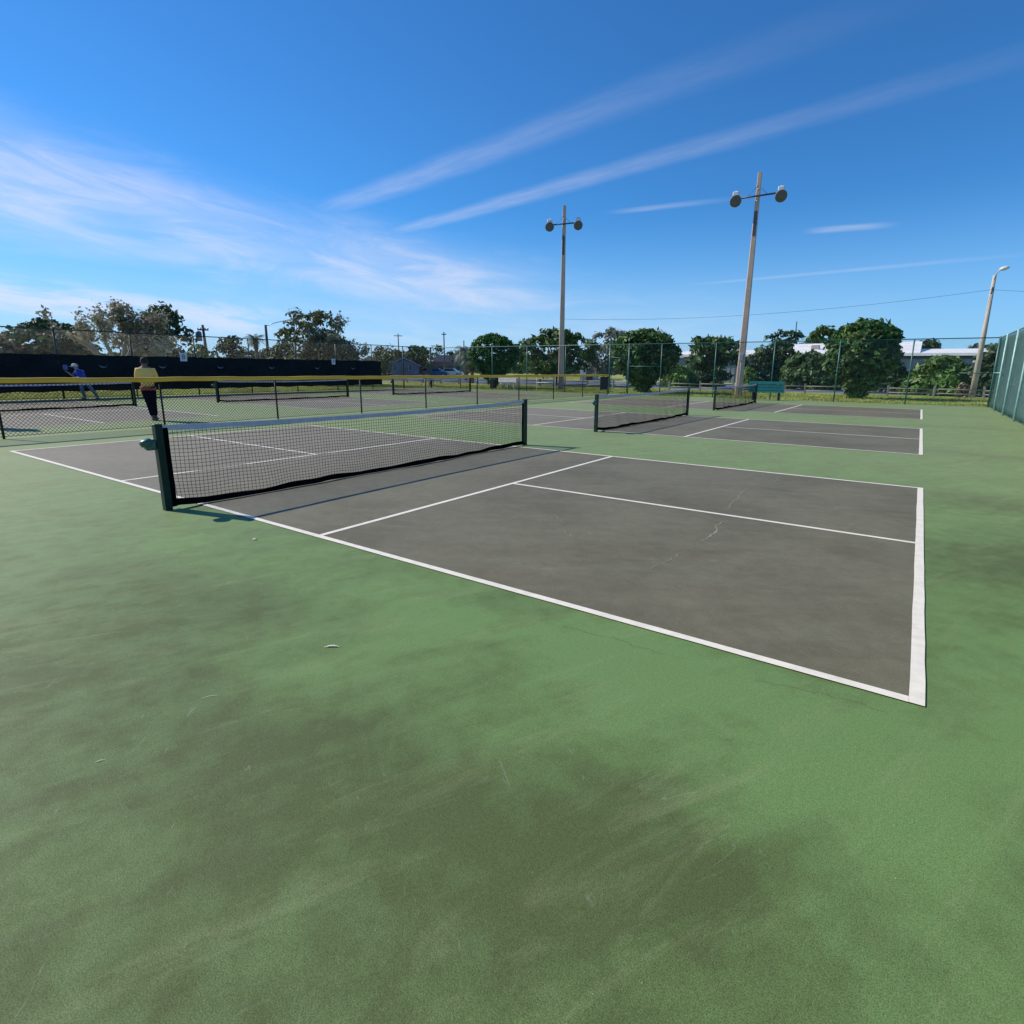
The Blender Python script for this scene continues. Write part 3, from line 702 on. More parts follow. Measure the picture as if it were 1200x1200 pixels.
def tree(name, label, cat, pos, w, H, z0, prof, lm, leaf=.2, nclump=160, per=30, rc=.5, d=None, trunk=True, bark=None, r0=None, fill=.35, lumps=.22, aspect=1.7, group=None, lean=(0, 0)):
    seedc[0] += 1; rr = np.random.default_rng(seedc[0]); random.seed(seedc[0])
    s = thing(name, label, cat, (pos[0], pos[1], 0), 0, group)
    d = d or w; h = H-z0
    P, N, cs = crown_points(w*.94, d*.94, h*.96, PROF[prof], nclump, per, rc, rr, fill, lumps)
    P[:, 2] += z0; cs[:, 2] += z0; P[:, 0] += lean[0]; P[:, 1] += lean[1]
    P[:, 2] = np.maximum(P[:, 2], .03)
    leaves(P, N, leaf, lm, 'crown' if trunk else 'foliage', s, aspect, seedc[0])
    r0 = r0 or max(.07, w*.03)
    idx = rr.choice(len(cs), min(9 if trunk else 5, len(cs)), replace=False)
    limb_mesh(((0, 0, 0), (lean[0]*.6, lean[1]*.6, z0+h*.35)), [tuple(cs[i]+np.array([lean[0], lean[1], 0])) for i in idx], r0, bark or BARK, s, 'trunk' if trunk else 'stem')
    return s
def at(u, D, v=430): x, y, z = far_at(u, v, D); return (x, y)
def topz(u, v, D): return far_at(u, v, D)[2]
def auto(name, label, cat, u, wpx, vt, D, z0, prof, lm, **kw):
    return tree(name, label, cat, at(u, D), width_at(wpx, u, D), topz(u, vt, D), z0, prof, lm, **kw)
G1 = 'trees behind the black windscreen'; G2 = 'trees beyond the far fence'; G3 = 'distant trees by the buildings'
# --- left, behind the windscreen
auto('broadleaf_tree', 'wide dark green tree behind the windscreen at the far left edge', 'tree', 66, 104, 380, 56, 1.2, 'dome', L_DARK, leaf=.26, nclump=190, per=26, rc=.75, fill=.3, lumps=.35, group=G1)
auto('bush', 'small brown shrub above the windscreen at the extreme left edge', 'bush', 4, 46, 392, 54, .4, 'bush', L_BROWN, leaf=.2, nclump=90, per=24, rc=.5, trunk=False, group='shrubs behind the black windscreen')
auto('broadleaf_tree', 'dark rounded tree right of the bare-limbed brown tree', 'tree', 198, 52, 361, 60, .8, 'round', L_DARK, leaf=.26, nclump=110, per=24, rc=.7, lumps=.4, group=G1)
auto('broadleaf_tree', 'lower dark tree hiding behind the bare-limbed brown tree', 'tree', 172, 62, 374, 66, .5, 'dome', L_OLIVE, leaf=.26, nclump=110, per=24, rc=.7, lumps=.4, group=G1)
auto('bush', 'yellow-green bush beside the leaning utility pole', 'bush', 236, 40, 404, 55, .2, 'bush', L_LIGHT, leaf=.2, nclump=90, per=24, rc=.5, trunk=False, group='shrubs behind the black windscreen')
auto('broadleaf_tree', 'small dark round tree right of the leaning utility pole', 'tree', 273, 30, 396, 58, .6, 'round', L_DARK, leaf=.22, nclump=80, per=24, rc=.5, group=G1)
auto('bush', 'low dark bush between the small round tree and the shaggy palm', 'bush', 291, 40, 410, 64, .2, 'bush', L_MID, leaf=.2, nclump=80, per=22, rc=.5, trunk=False, group='shrubs behind the black windscreen')
auto('bush', 'dark hedge-like bush between the shaggy palm and the tallest left tree', 'bush', 333, 60, 400, 60, .2, 'bush', L_DARK, leaf=.22, nclump=120, per=22, rc=.55, trunk=False, group='shrubs behind the black windscreen')
auto('broadleaf_tree', 'tall leafy tree with a twiggy top, tallest of those behind the windscreen', 'tree', 369, 66, 364, 52, .8, 'round', L_OLIVE, leaf=.22, nclump=170, per=20, rc=.6, fill=.5, lumps=.45, group=G1)
auto('bush', 'dark green shrub mass under the tallest leafy tree', 'bush', 392, 76, 395, 56, .2, 'bush', L_DARK, leaf=.22, nclump=120, per=22, rc=.55, trunk=False, group='shrubs behind the black windscreen')
auto('broadleaf_tree', 'pale olive flat-topped tree row above the blue house', 'tree', 455, 46, 408, 105, 1, 'dome', L_OLIVE, leaf=.35, nclump=90, per=20, rc=1.0, group=G3)
auto('broadleaf_tree', 'dark round tree behind the right end of the blue house', 'tree', 489, 24, 407, 100, 1, 'round', L_DARK, leaf=.34, nclump=80, per=22, rc=.9, group=G3)
auto('bush', 'small green bush at the left corner of the blue house', 'bush', 450, 13, 420, 84, 0, 'bush', L_MID, leaf=.25, nclump=50, per=20, rc=.5, trunk=False, group=G3)
auto('conifer_tree', 'small dark pine behind the brick building', 'tree', 514, 13, 405, 130, 1, 'round', L_DARK, leaf=.35, nclump=40, per=18, rc=.8, group=G3)
auto('broadleaf_tree', 'low dark tree over the right end of the brick building', 'tree', 534, 26, 411, 128, 1, 'dome', L_DARK, leaf=.35, nclump=60, per=20, rc=.9, group=G3)
auto('broadleaf_tree', 'low distant tree left of the brick building', 'tree', 500, 20, 417, 150, 1, 'dome', L_OLIVE, leaf=.4, nclump=50, per=18, rc=1., group=G3)

# bare branching trees
def branching(name, label, pos, H, spread, lm, dirs, depth=5, leaf=.16, leafn=5, group=None, bark=BARKP, r0=.22, seed=5, ratio=.72, drop=.0, limbs=None):
    rr = np.random.default_rng(seed); q = MB(); tips = []
    def grow(p, d, L, r, k):
        pts = [p]; dd = d.copy()
        for i in range(3):
            dd = (dd+Vector(rr.normal(0, .16, 3))+Vector((0, 0, .05))).normalized(); pts.append(pts[-1]+dd*L/3)
        q.tube(pts, [r, r*.88, r*.76, r*.64], 6 if k > 2 else 3, cap=False)
        if k <= 3: tips.extend([tuple(pts[j_-1].lerp(pts[j_], q_)) for j_ in (1, 2, 3) for q_ in (.5, 1.)])
        if k == 0: return
        for j in range(3 if k < depth else 2):
            nd = (dd+Vector(rr.normal(0, .55, 3))*Vector((1, 1, .8))).normalized() if False else Vector([a+b2 for a, b2 in zip(dd, rr.normal(0, .55, 3))]).normalized()
            nd.z = nd.z*.8+.12; st = pts[rr.integers(1, 4)] if j else pts[-1]
            grow(st, nd.normalized(), L*ratio*rr.uniform(.75, 1.15), r*.55, k-1)
    s = thing(name, label, 'tree', (pos[0], pos[1], 0), 0, group)
    q.tube([(0, 0, 0), (.05, 0, H*.16), (0, 0, H*.22)], [r0*1.4, r0*1.1, r0], 8)
    for lb, ntw, tl in (limbs or []):
        dp = rr.uniform(-1.2, 1.2); fw_ = Vector((-rgt[1], rgt[0], 0)); n_ = len(lb)
        pts = [Vector(rgt)*a_*.80+fw_*dp*(i_/(n_-1))+Vector((0, 0, z_*.80)) for i_, (a_, z_) in enumerate(lb)]
        fine = [pts[i_].lerp(pts[i_+1], q_)+Vector(rr.normal(0, .05, 3)) for i_ in range(n_-1) for q_ in (0, .33, .67)]+[pts[-1]]
        q.tube(fine, [r0*(.62-.54*i_/len(fine)) for i_ in range(len(fine))], 6)
        for k_ in range(ntw):
            f_ = rr.uniform(.35, 1.); p_ = fine[min(len(fine)-1, int(f_*len(fine)))]; ax = (pts[-1]-pts[-2]).normalized()
            grow(p_, (ax+Vector(rr.normal(0, .75, 3))).normalized(), tl*rr.uniform(.6, 1.2), r0*.14, 2)
    for dv, L in dirs: grow(Vector((0, 0, H*.2)), Vector(dv).normalized(), L, r0*.7, depth)
    q.build('trunk', bark, s)
    T = np.array(tips); P = np.repeat(T, max(1, leafn//2), 0)+rr.normal(0, .15, (len(T)*max(1, leafn//2), 3)); keep = rr.uniform(size=len(P)) > drop; P = P[keep]
    leaves(P, rr.normal(0, 1, P.shape), leaf, lm, 'crown', s, 1.6, seed)
    return s
# directions are in the picture-plane sense: rx to the right as seen from the courts
rgt = np.array([math.cos(YAW+R(-38)), -math.sin(YAW+R(-38)), 0])
def dv(a, z): return tuple(rgt*a+np.array([0, 0, z]))
px, py = at(140, 50)
branching('bare_limbed_tree', 'large sparse tree with pinkish brown leaves and a long bare limb reaching left', (px, py), 6.2, 6, L_DRY,
          [], depth=3, leaf=.15, leafn=3, group=G1, seed=21, drop=.35, r0=.26, limbs=[
          ([(0, 1.3), (-1.6, 3.0), (-3.3, 4.5), (-4.9, 5.9)], 4, .45), ([(0, 1.3), (-.6, 3.4), (-1.0, 4.9), (-.6, 6.1)], 14, .6), ([(0, 1.4), (.5, 3.4), (.9, 4.9), (.6, 6.0)], 26, .62),
          ([(0, 1.4), (1.5, 3.2), (2.5, 4.5), (3.2, 5.3)], 26, .62), ([(-1.2, 2.6), (-2.0, 4.0), (-2.4, 5.0)], 8, .5), ([(0, 1.5), (2.2, 2.5), (3.7, 3.5)], 20, .6), ([(0, 1.4), (1.2, 3.6), (1.9, 5.6)], 22, .6)])
px, py = at(412, 50)
branching('bare_twig_tree', 'thin grey twiggy tree right of the tallest leafy tree', (px, py), 3.6, 4, L_GREY, [(dv(-.3, 1), 1.2), (dv(.3, 1), 1.2), (dv(.7, .7), 1.1), (dv(-.7, .7), 1.1)], depth=4, leaf=.12, leafn=3, group=G1, seed=12, r0=.12)
px, py = at(378, 50.5)
branching('bare_twig_tree', 'bare twigs rising through the top of the tallest leafy tree', (px, py), 6.0, 4, L_GREY, [(dv(-.2, 1), 1.7), (dv(.3, 1), 1.7), (dv(.5, .8), 1.5), (dv(-.6, .8), 1.6)], depth=4, leaf=.12, leafn=4, group=G1, seed=13, r0=.16)

# palms
def palm(label, pos, H, fl, nf, lm, skirt=True, droop=1.0, seed=1, group=G3, shaggy=.5):
    rr = np.random.default_rng(seed); s = thing('palm_tree', label, 'palm tree', (pos[0], pos[1], 0), 0, group)
    q = MB(); q.tube([(0, 0, 0), (.05, 0, H*.5), (0, .02, H-fl*.5)], [.2, .16, .15], 8); q.build('trunk', BARK, s)
    def fronds(n, elo, ehi, L0, m_, nm, z):
        V = []; F = []
        for i in range(n):
            a = rr.uniform(0, 2*PI); e = rr.uniform(elo, ehi); L = L0*rr.uniform(.8, 1.15); hd = np.array([math.cos(a), math.sin(a), 0])
            p = np.array([0, 0, z]); 
            for k in range(9):
                t_ = k/8; ee = e-droop*1.5*t_; stp = (hd*math.cos(ee)+np.array([0, 0, math.sin(ee)]))*L/9; p2 = p+stp
                sd = np.array([-hd[1], hd[0], 0]); ll = L*.28*math.sin(PI*(.15+.8*t_))
                for sg in (-1, 1):
                    for h_ in (0, .5):
                        b0 = p+stp*h_; tip = b0+sd*sg*ll+stp*1.1-np.array([0, 0, ll*.45]); o = len(V)
                        V += [b0, b0+stp*.35, tip]; F.append((o, o+1, o+2))
                p = p2
        npmesh(nm, V, F, m_, s)
    fronds(nf, -.3, 1.35, fl, lm, 'crown', H-fl*.5)
    if skirt: fronds(int(nf*.7), -1.5, -.8, fl*.8, L_BROWN, 'dead_frond_skirt', H-fl*.6)
    return s
palm('shaggy palm with a brown skirt of dead fronds behind the windscreen', at(302, 58), topz(302, 391, 58), 1.05, 44, L_DARK, True, .8, 3, G1)
palm('grey-green drooping palm left of the ball-shaped tree', at(546, 75), topz(546, 404, 75), 2.2, 46, L_GREY, False, 1.2, 4)
palm('smaller drooping palm against the left side of the ball-shaped tree', at(553, 60), topz(553, 412, 60), 1.6, 36, L_MID, True, 1.2, 5)
# --- beyond the far fence
def near(name, label, u, wpx, vt, Y, z0, prof, lm, **kw):
    x = stand(u, 430, Y); D = math.hypot(x-CAM[0], Y-CAM[1]); return auto(name, label, 'tree' if 'bush' not in name else 'bush', u, wpx, vt, D, z0, prof, lm, **kw)
near('ball_tree', 'dark green tree clipped into a smooth ball that tapers to its foot', 578, 60, 390.5, 32.8, .12, 'lolly', L_BALL, leaf=.10, nclump=900, per=26, rc=.22, fill=.25, lumps=.03, group=G2, r0=.12)
near('broadleaf_tree', 'broad-leaved spreading tree behind the left floodlight pole', 651, 80, 387, 43, .8, 'dome', L_MID, leaf=.27, nclump=170, per=24, rc=.5, lumps=.6, aspect=2.4, group=G2)
near('broadleaf_tree', 'pale grey-green tree at the left shoulder of the big dark gate-side tree', 714, 56, 386, 50, .9, 'dome', L_GREY, leaf=.2, nclump=200, per=20, rc=.55, fill=.5, lumps=.4, group=G2)
near('ficus_tree', 'big dense dark tree behind the gate, domed above and tapering to its foot', 754, 74, 385, 33.6, .05, 'cone_dn', L_FICUS, leaf=.15, nclump=620, per=30, rc=.36, fill=.3, lumps=.22, group=G2, aspect=2.0)
near('bush', 'light green rounded bush right of the gate-side tree', 795, 38, 426, 47, 0, 'bush', L_LIGHT, leaf=.18, nclump=150, per=22, rc=.35, trunk=False, group=G2)
near('broadleaf_tree', 'tropical tree with drooping leaf clusters in front of the grey building', 832, 50, 394, 52, .2, 'round', L_MID, leaf=.30, nclump=110, per=24, rc=.5, lumps=.6, aspect=2.8, group=G2)
near('bush', 'dark low shrubs under the drooping-leaf tree', 822, 56, 437, 50, 0, 'bush', L_DARK, leaf=.18, nclump=110, per=22, rc=.35, trunk=False, group=G2)
near('bush', 'small bright yellow-green shrub just right of the leaning floodlight pole', 878, 18, 429, 46, 0, 'bush', L_LIGHT, leaf=.14, nclump=80, per=20, rc=.22, trunk=False, group=G2)
near('broadleaf_tree', 'bushy dark tree right of the leaning floodlight pole', 904, 50, 400, 55, .2, 'dome', L_DARK, leaf=.26, nclump=150, per=24, rc=.55, lumps=.65, group=G2)
near('umbrella_tree', 'small flat-crowned tree standing out against the sky beside the leaning pole', 916, 34, 387, 60, 3.2, 'umbrella', L_DARK, leaf=.2, nclump=60, per=22, rc=.4, group=G2, lumps=.5)
near('bush', 'rounded mid-green bush behind the teal bench', 949, 68, 413, 50, 0, 'bush', L_MID, leaf=.22, nclump=260, per=22, rc=.42, trunk=False, group=G2, aspect=2.2)
near('broadleaf_tree', 'distant domed tree rising behind the white roof', 960, 38, 384, 110, 2, 'umbrella', L_MID, leaf=.42, nclump=90, per=22, rc=1.0, group=G3, lumps=.35)
near('ficus_tree', 'largest dense tree at the right with sunlit crown, narrow at its foot', 1010, 82, 376, 34.8, .05, 'cone_dn', L_FICUS, leaf=.18, nclump=600, per=32, rc=.38, fill=.3, lumps=.26, group=G2, aspect=2.0)
near('bush', 'dark shrub filling the shade right of the largest dense tree', 1046, 44, 424, 46, 0, 'bush', L_DARK, leaf=.18, nclump=130, per=22, rc=.35, trunk=False, group=G2)
near('bush', 'big-leaved sunlit green bush behind the rail fence at right', 1104, 88, 420, 45.5, 0, 'bush', L_LIGHT, leaf=.27, nclump=300, per=18, rc=.35, trunk=False, group=G2, aspect=2.2)
near('broadleaf_tree', 'dark tree half hidden by the corner of the green windscreen', 1172, 60, 400, 44, 0, 'dome', L_DARK, leaf=.2, nclump=260, per=22, rc=.4, group=G2)
near('broadleaf_tree', 'small distant treetop showing over the white roof', 1085, 22, 400, 110, 2, 'round', L_DARK, leaf=.4, nclump=50, per=20, rc=.8, group=G3)
near('broadleaf_tree', 'low dark treeline patch above the roof behind the street lamp', 1146, 46, 405, 115, 2, 'dome', L_DARK, leaf=.4, nclump=60, per=20, rc=.8, group=G3)
near('dry_bush', 'small dry brown shrub at the foot of the street lamp', 1133, 14, 450, 40.9, 0, 'bush', L_BROWN, leaf=.1, nclump=50, per=14, rc=.15, trunk=False, group=G2)
# far wood closing the horizon
rr = np.random.default_rng(77); P = []; 
for i in range(1500):
    a = rr.uniform(-95, 30); D = rr.uniform(170, 260); h = rr.uniform(0, 5.5)*(.6+.4*math.sin(a*.9)*math.sin(a*.37+1))
    c = np.array([CAM[0]+D*math.sin(R(a)), CAM[1]+D*math.cos(R(a)), max(.3, h)])
    P.append(c+rr.normal(0, 1, (14, 3))*np.array([2.2, 2.2, 1.1]))
P = np.concatenate(P); P[:, 2] = np.abs(P[:, 2])
o = leaves(P, rr.normal(0, 1, P.shape)+np.array([0, 0, .5]), 1.3, L_DARK, 'distant_wood', None, 1.5, 5); tag(o, kind='stuff')

# ------------------------------------------------------------------ grass blades
LG = leafmat('grass blades', [(.28, .36, .08), (.38, .44, .10), (.48, .46, .17), (.23, .31, .06)], .3)
def blades(n, x0, x1, y0, y1, seed):
    rr = np.random.default_rng(seed); P = np.stack([rr.uniform(x0, x1, n), rr.uniform(y0, y1, n), np.full(n, -.01)], 1)
    a = rr.uniform(0, 2*PI, n); hd = np.stack([np.cos(a), np.sin(a), np.zeros(n)], 1); h = rr.uniform(.04, .13, n)[:, None]; w = .014
    tip = P+np.array([0, 0, 1.])*h+hd[:, [1, 0, 2]]*h*rr.uniform(-.6, .6, n)[:, None]
    V = np.stack([P-hd*w, P+hd*w, tip], 1).reshape(-1, 3); return V
V = np.concatenate([blades(52000, -26, 11, 30.45, 40.5, 1), blades(30000, -33, -25.65, -2, 32, 2)])
o = npmesh('grass', V, np.arange(len(V)).reshape(-1, 3), LG); tag(o, kind='stuff')

# ------------------------------------------------------------------ buildings
WROOF = mat('white metal roof', (.88, .86, .83), .6, .08, .5)
GWALL = mat('grey blue metal wall', (.20, .235, .27), .65, .12, .3, stretch=(6, 6, .2))
YB = 72.0
xs0, xs1 = stand(789, 415, YB), stand(1168, 415, YB)
wh = thing('warehouse', 'long low grey warehouse with a bright white roof edge behind the trees', 'building', ((xs0+xs1)/2, YB, 0))
hx = (xs1-xs0)/2; X = lambda u: stand(u, 415, YB)-(xs0+xs1)/2
Z = lambda u, v: far_at(u, v, math.hypot(stand(u, 415, YB)-CAM[0], YB-CAM[1]))[2]
q = MB(); q.box((0, 9, 1.55), (2*hx, 18, 3.1))
for i in range(60): q.box((-hx+2*hx*(i+.5)/60, -.018, 1.5), (.07, .05, 2.8))
q.build('wall', GWALL, wh)
q = MB(); zE = Z(950, 414.5)-.02
segs = [(787.5, 811, 403.8), (811, 903, 410.5), (903, 966, 403), (966, 1078, 401), (1078, 1170, 408.5)]
for i_, (ua, ub, v_) in enumerate(segs):
    um = (ua+ub)/2; yb = 13.0; d_ = ray(um, v_); zt = CAM[2]+d_[2]/d_[1]*(YB+yb-CAM[1]); xa_, xb_ = X(ua), X(ub); e_ = .0 if i_ else .0
    x1_ = xa_+(2.2 if i_ == 0 else 0)
    q.add([(xa_, -.45, zE), (xb_, -.45, zE), (xb_, yb, zt), (x1_, yb, zt), (xa_, -.45, zE-.28), (xb_, -.45, zE-.28), (xb_, yb, zE-.28), (xa_, yb, zE-.28)],
          [(0, 1, 2, 3), (4, 5, 1, 0), (5, 6, 2, 1), (7, 4, 0, 3), (6, 7, 3, 2), (7, 6, 5, 4)])
q.build('roof', WROOF, wh)
q = MB(); q.box((0, -.06, 3.0), (2*hx+.1, .08, .16)); q.build('gutter', mat('dark gutter', (.05, .06, .075), .5), wh)
for u in (1090, 1107, 1126, 1145, 865):
    q = MB(); q.box((X(u), -.25, 2.62), (.55, .45, .28), bev=.08); q.build('wall_lamp', mat('wall lamp shell', (.42, .46, .50), .5), wh)
for u, yv, hv in ((804, 5, .5), (857, 4, .7), (947, 5, .6)):
    q = MB(); sg = [g_ for g_ in segs if g_[0] <= u < g_[1]][0]; d_ = ray(u, sg[2]); zt = CAM[2]+d_[2]/d_[1]*(YB+13-CAM[1]); zz = zE+(zt-zE)*(yv+.45)/13.45
    q.box((X(u), yv, zz+hv/2-.1), (.9, .9, hv), bev=.03); q.build('roof_vent', mat('beige vent', (.42, .36, .30), .6), wh)
for u in (1084, 880): q = MB(); q.box((X(u), -.10, 1.2), (1.2, .12, 2.3)); q.build('door', mat('dark steel door', (.07, .09, .11), .5), wh)
# blue gabled house
def house(label, u0, u1, vb, veave, vridge, D, wall, roof, gable=True, name='house', depth=9):
    um = (u0+u1)/2; x, y = at(um, D); rz = -math.atan2(x-CAM[0], y-CAM[1])
    s = thing(name, label, 'house', (x, y, 0), rz); w = width_at(u1-u0, um, D); ze = topz(um, veave, D); zr = topz(um, vridge, D)
    q = MB(); h = ze
    if gable:
        q.add([(-w/2, 0, 0), (w/2, 0, 0), (w/2, 0, h), (0, 0, zr-.15), (-w/2, 0, h), (-w/2, depth, 0), (w/2, depth, 0), (w/2, depth, h), (0, depth, zr-.15), (-w/2, depth, h)],
              [(0, 1, 2, 3, 4), (9, 8, 7, 6, 5), (0, 4, 9, 5), (1, 6, 7, 2), (4, 3, 8, 9), (3, 2, 7, 8)])
    else: q.box((0, depth/2, h/2), (w, depth, h))
    q.build('wall', wall, s)
    q = MB(); e = .35
    if gable:
        for sg in (-1, 1):
            a = (sg*(w/2+e), h-.12); b2 = (0, zr)
            q.add([(a[0], -e, a[1]), (b2[0], -e, b2[1]), (b2[0], depth+e, b2[1]), (a[0], depth+e, a[1]), (a[0], -e, a[1]+.18), (b2[0], -e, b2[1]+.18), (b2[0], depth+e, b2[1]+.18), (a[0], depth+e, a[1]+.18)],
                  [(0, 1, 2, 3), (7, 6, 5, 4), (0, 4, 5, 1), (2, 6, 7, 3), (0, 3, 7, 4)])
    else:
        q.add([(-w/2-e, -e, h), (w/2+e, -e, h), (w/2+e, depth+e, h), (-w/2-e, depth+e, h), (-w/2+1, 1.5, zr), (w/2-1, 1.5, zr), (w/2-1, depth-1.5, zr), (-w/2+1, depth-1.5, zr)],
              [(0, 3, 2, 1), (4, 5, 6, 7), (0, 1, 5, 4), (1, 2, 6, 5), (2, 3, 7, 6), (3, 0, 4, 7)])
    q.build('roof', roof, s)
    gl = mat('dark window glass', (.03, .045, .065), .15)
    for xw in (-.27, .22):
        q = MB(); q.box((w*xw, -.03, 1.55), (w*.13, .06, 1.0)); f_ = q.build('window', mat('grey window frame', (.22, .24, .27), .5), s)
        q = MB(); q.box((w*xw, -.065, 1.55), (w*.13-.14, .03, .86)); q.build('pane', gl, f_)
    q = MB(); q.box((w*.0, -.04, 1.05), (.95, .08, 2.1)); q.build('door', mat('dark steel door', (.07, .09, .11), .5), s)
    return s
house('small blue-grey gabled house behind the end of the black windscreen', 455, 491, 442, 429, 420, 92, mat('blue house siding', (.075, .13, .19), .7, .1, 1), mat('pale grey shingles', (.20, .24, .30), .8, .15, 2))
house('low brick building with a dark roof beyond the road', 507, 549, 440, 424, 416, 125, mat('pinkish brick wall', (.24, .165, .165), .8, .2, 3), mat('dark slate roof', (.045, .055, .085), .7), False)
house('small pink-walled end building with a white roof left of the brick building', 497, 506, 440, 423, 420, 120, mat('pink stucco', (.58, .36, .28), .8, .15, 3), mat('white flat roof', (.75, .74, .74), .6), False, depth=5)
house('pale house glimpsed under the trees left of the gate', 680, 702, 446, 424, 414, 84, mat('pale lilac wall', (.70, .68, .74), .7, .1, 1), mat('pale grey shingles', (.34, .37, .42), .8, .15, 2), False)
# ------------------------------------------------------------------ parked vehicles
def car(label, u, D, col, rz, kind='car', L=4.5):
    x, y = at(u, D); s = thing('parked_car', label, kind, (x, y, 0), rz, 'vehicles parked beyond the road')
    q = MB(); W_ = .88
    body = [(-L/2, .45), (-L/2+.05, .85), (-L*.32, .95), (-L*.20, 1.42), (L*.14, 1.45), (L*.28, 1.0), (L*.46, .86), (L/2, .62), (L/2-.05, .32), (-L/2+.05, .30)]
    n = len(body); vs = []
    for sg, ins in ((-1, 0), (1, 0)):
        for (bx_, bz_) in body: vs.append((bx_, sg*(W_-(.16 if bz_ > 1.2 else 0)), bz_))
    fs = [tuple(range(n)), tuple(range(2*n-1, n-1, -1))]+[(i, i+n, (i+1) % n+n, (i+1) % n) for i in range(n)]
    q.add(vs, fs); q.build('body', mat('car paint '+label[:9], col, .25, .05), s)
    gl = mat('dark car glass', (.02, .025, .035), .08)
    for sg in (-1, 1):
        q = MB(); q.add([(-L*.27, sg*(W_-.05), 1.0), (L*.22, sg*(W_-.05), 1.0), (L*.12, sg*(W_-.13), 1.38), (-L*.18, sg*(W_-.13), 1.38)]+[(-L*.27, sg*(W_+.0), 1.0), (L*.22, sg*(W_+.0), 1.0), (L*.12, sg*(W_-.10), 1.38), (-L*.18, sg*(W_-.10), 1.38)],
            [(0, 1, 2, 3), (7, 6, 5, 4), (0, 4, 5, 1), (1, 5, 6, 2), (2, 6, 7, 3), (3, 7, 4, 0)]); q.build('side_window', gl, s)
        for xx in (-L*.31, L*.31):
            q = MB(); q.lathe([(.20, -.11), (.32, -.09), (.32, .09), (.20, .11)], 14, Matrix.Translation((xx, sg*(W_-.08), .32)) @ Matrix.Rotation(PI/2, 4, 'X')); w_ = q.build('wheel', mat('tyre rubber', (.02, .02, .02), .8), s)
            q = MB(); q.lathe([(.05, -.12), (.19, -.118), (.19, .118), (.05, .12)], 10, Matrix.Translation((xx, sg*(W_-.08), .32)) @ Matrix.Rotation(PI/2, 4, 'X')); q.build('rim', STEEL, w_)
car('white car parked in front of the brick building', 528, 104, (.55, .58, .64), R(30))
car('blue car parked left of the white car', 510, 99, (.05, .12, .26), R(34))
car('pale blue-grey car parked near the blue house', 497, 101, (.14, .20, .30), R(28))
# ------------------------------------------------------------------ utility poles
PW = mat('dark utility pole wood', (.10, .085, .075), .9, .2)
def utility_pole(label, u, vt, D, tilt=0, arm=None, transformer=False, lamp=False, r=.14, vt2=None):
    x, y = at(u, D); H = topz(u, vt, D); rz = -math.atan2(x-CAM[0], y-CAM[1])
    s = thing('utility_pole', label, 'utility pole', (x, y, 0), rz, 'utility poles in the background')
    q = MB(); q.tube([(0, 0, 0), (-tilt*H*.5, 0, H*.5), (-tilt*H, 0, H)], [r, r*.85, r*.65], 8); q.build('pole', PW, s)
    if arm:
        q = MB(); q.box((-tilt*H, -.15, H-.45), (arm, .1, .12)); 
        a_ = q.build('cross_arm', PW, s)
        for k in (-.45, -.2, .2, .45): q = MB(); q.lathe([(.04, 0), (.06, .06), (.03, .14)], 8, Matrix.Translation((-tilt*H+k*arm, -.15, H-.39))); q.build('insulator', STEEL, a_)
    if transformer:
        q = MB(); q.lathe([(.22, 0), (.26, .05), (.26, .75), (.2, .85), (.06, .9)], 14, Matrix.Translation((-tilt*H*.86-.42, -.1, H*.72))); q.box((-tilt*H*.8-.15, -.05, H*.80), (.35, .1, .08)); q.build('transformer', mat('grey blue transformer', (.12, .16, .20), .5), s)
    if lamp:
        q = MB(); q.tube([(-tilt*H, 0, H-.1), (.9, 0, H+.25), (1.9, 0, H+.5)], .035, 6); q.build('lamp_arm', STEEL, s)
        q = MB(); q.lathe([(.04, -.05), (.12, -.03), (.12, .03), (.03, .06)], 10, Matrix.Translation((2.1, 0, H+.52)) @ Matrix.Scale(2, 4, (1, 0, 0))); q.build('lamp_head', STEEL, s)
utility_pole('leaning utility pole with a grey transformer can behind the windscreen', 245, 381, 62, .03, .9, True, r=.16)
utility_pole('utility pole with a long street-light arm reaching right', 315.5, 381, 60, .0, None, False, True, r=.16)
utility_pole('thin pole with a tiny crossbar above the blue house', 468, 391, 120, 0, 1.6)
utility_pole('tall thin pole rising over the brick building', 521, 389, 105, 0, .8)
utility_pole('short pole with insulators behind the small dark pine', 512.5, 403, 128, 0, 2.4)
utility_pole('thin grey mast standing over the white roof', 928, 377, 95, 0, None, r=.11)
utility_pole('stubby pole top peeking over the drooping palm', 544, 399, 110, 0, None)

# ------------------------------------------------------------------ people
SKIN = mat('brown skin', (.20, .11, .075), .6, .1)
SKINL = mat('light skin', (.45, .28, .21), .6, .1)
def skin_mesh(name, verts, edges, radii, m, parent, sub=2, root=0):
    me = bpy.data.meshes.new(name); me.from_pydata(verts, edges, []); me.update()
    o = bpy.data.objects.new(name, me); C.objects.link(o)
    md = o.modifiers.new('skin', 'SKIN'); sb = o.modifiers.new('sub', 'SUBSURF'); sb.levels = sub; sb.render_levels = sub
    sv = me.skin_vertices[0].data
    for i, r_ in enumerate(radii): sv[i].radius = r_ if hasattr(r_, '__len__') else (r_, r_); sv[i].use_root = (i == root)
    dg = bpy.context.evaluated_depsgraph_get(); dg.update()
    m2 = bpy.data.meshes.new_from_object(o.evaluated_get(dg)); bpy.data.objects.remove(o)
    m2.materials.clear(); m2.materials.append(m)
    m2.polygons.foreach_set('use_smooth', [True]*len(m2.polygons))
    ob = bpy.data.objects.new(name, m2); C.objects.link(ob); ob.parent = parent
    return ob
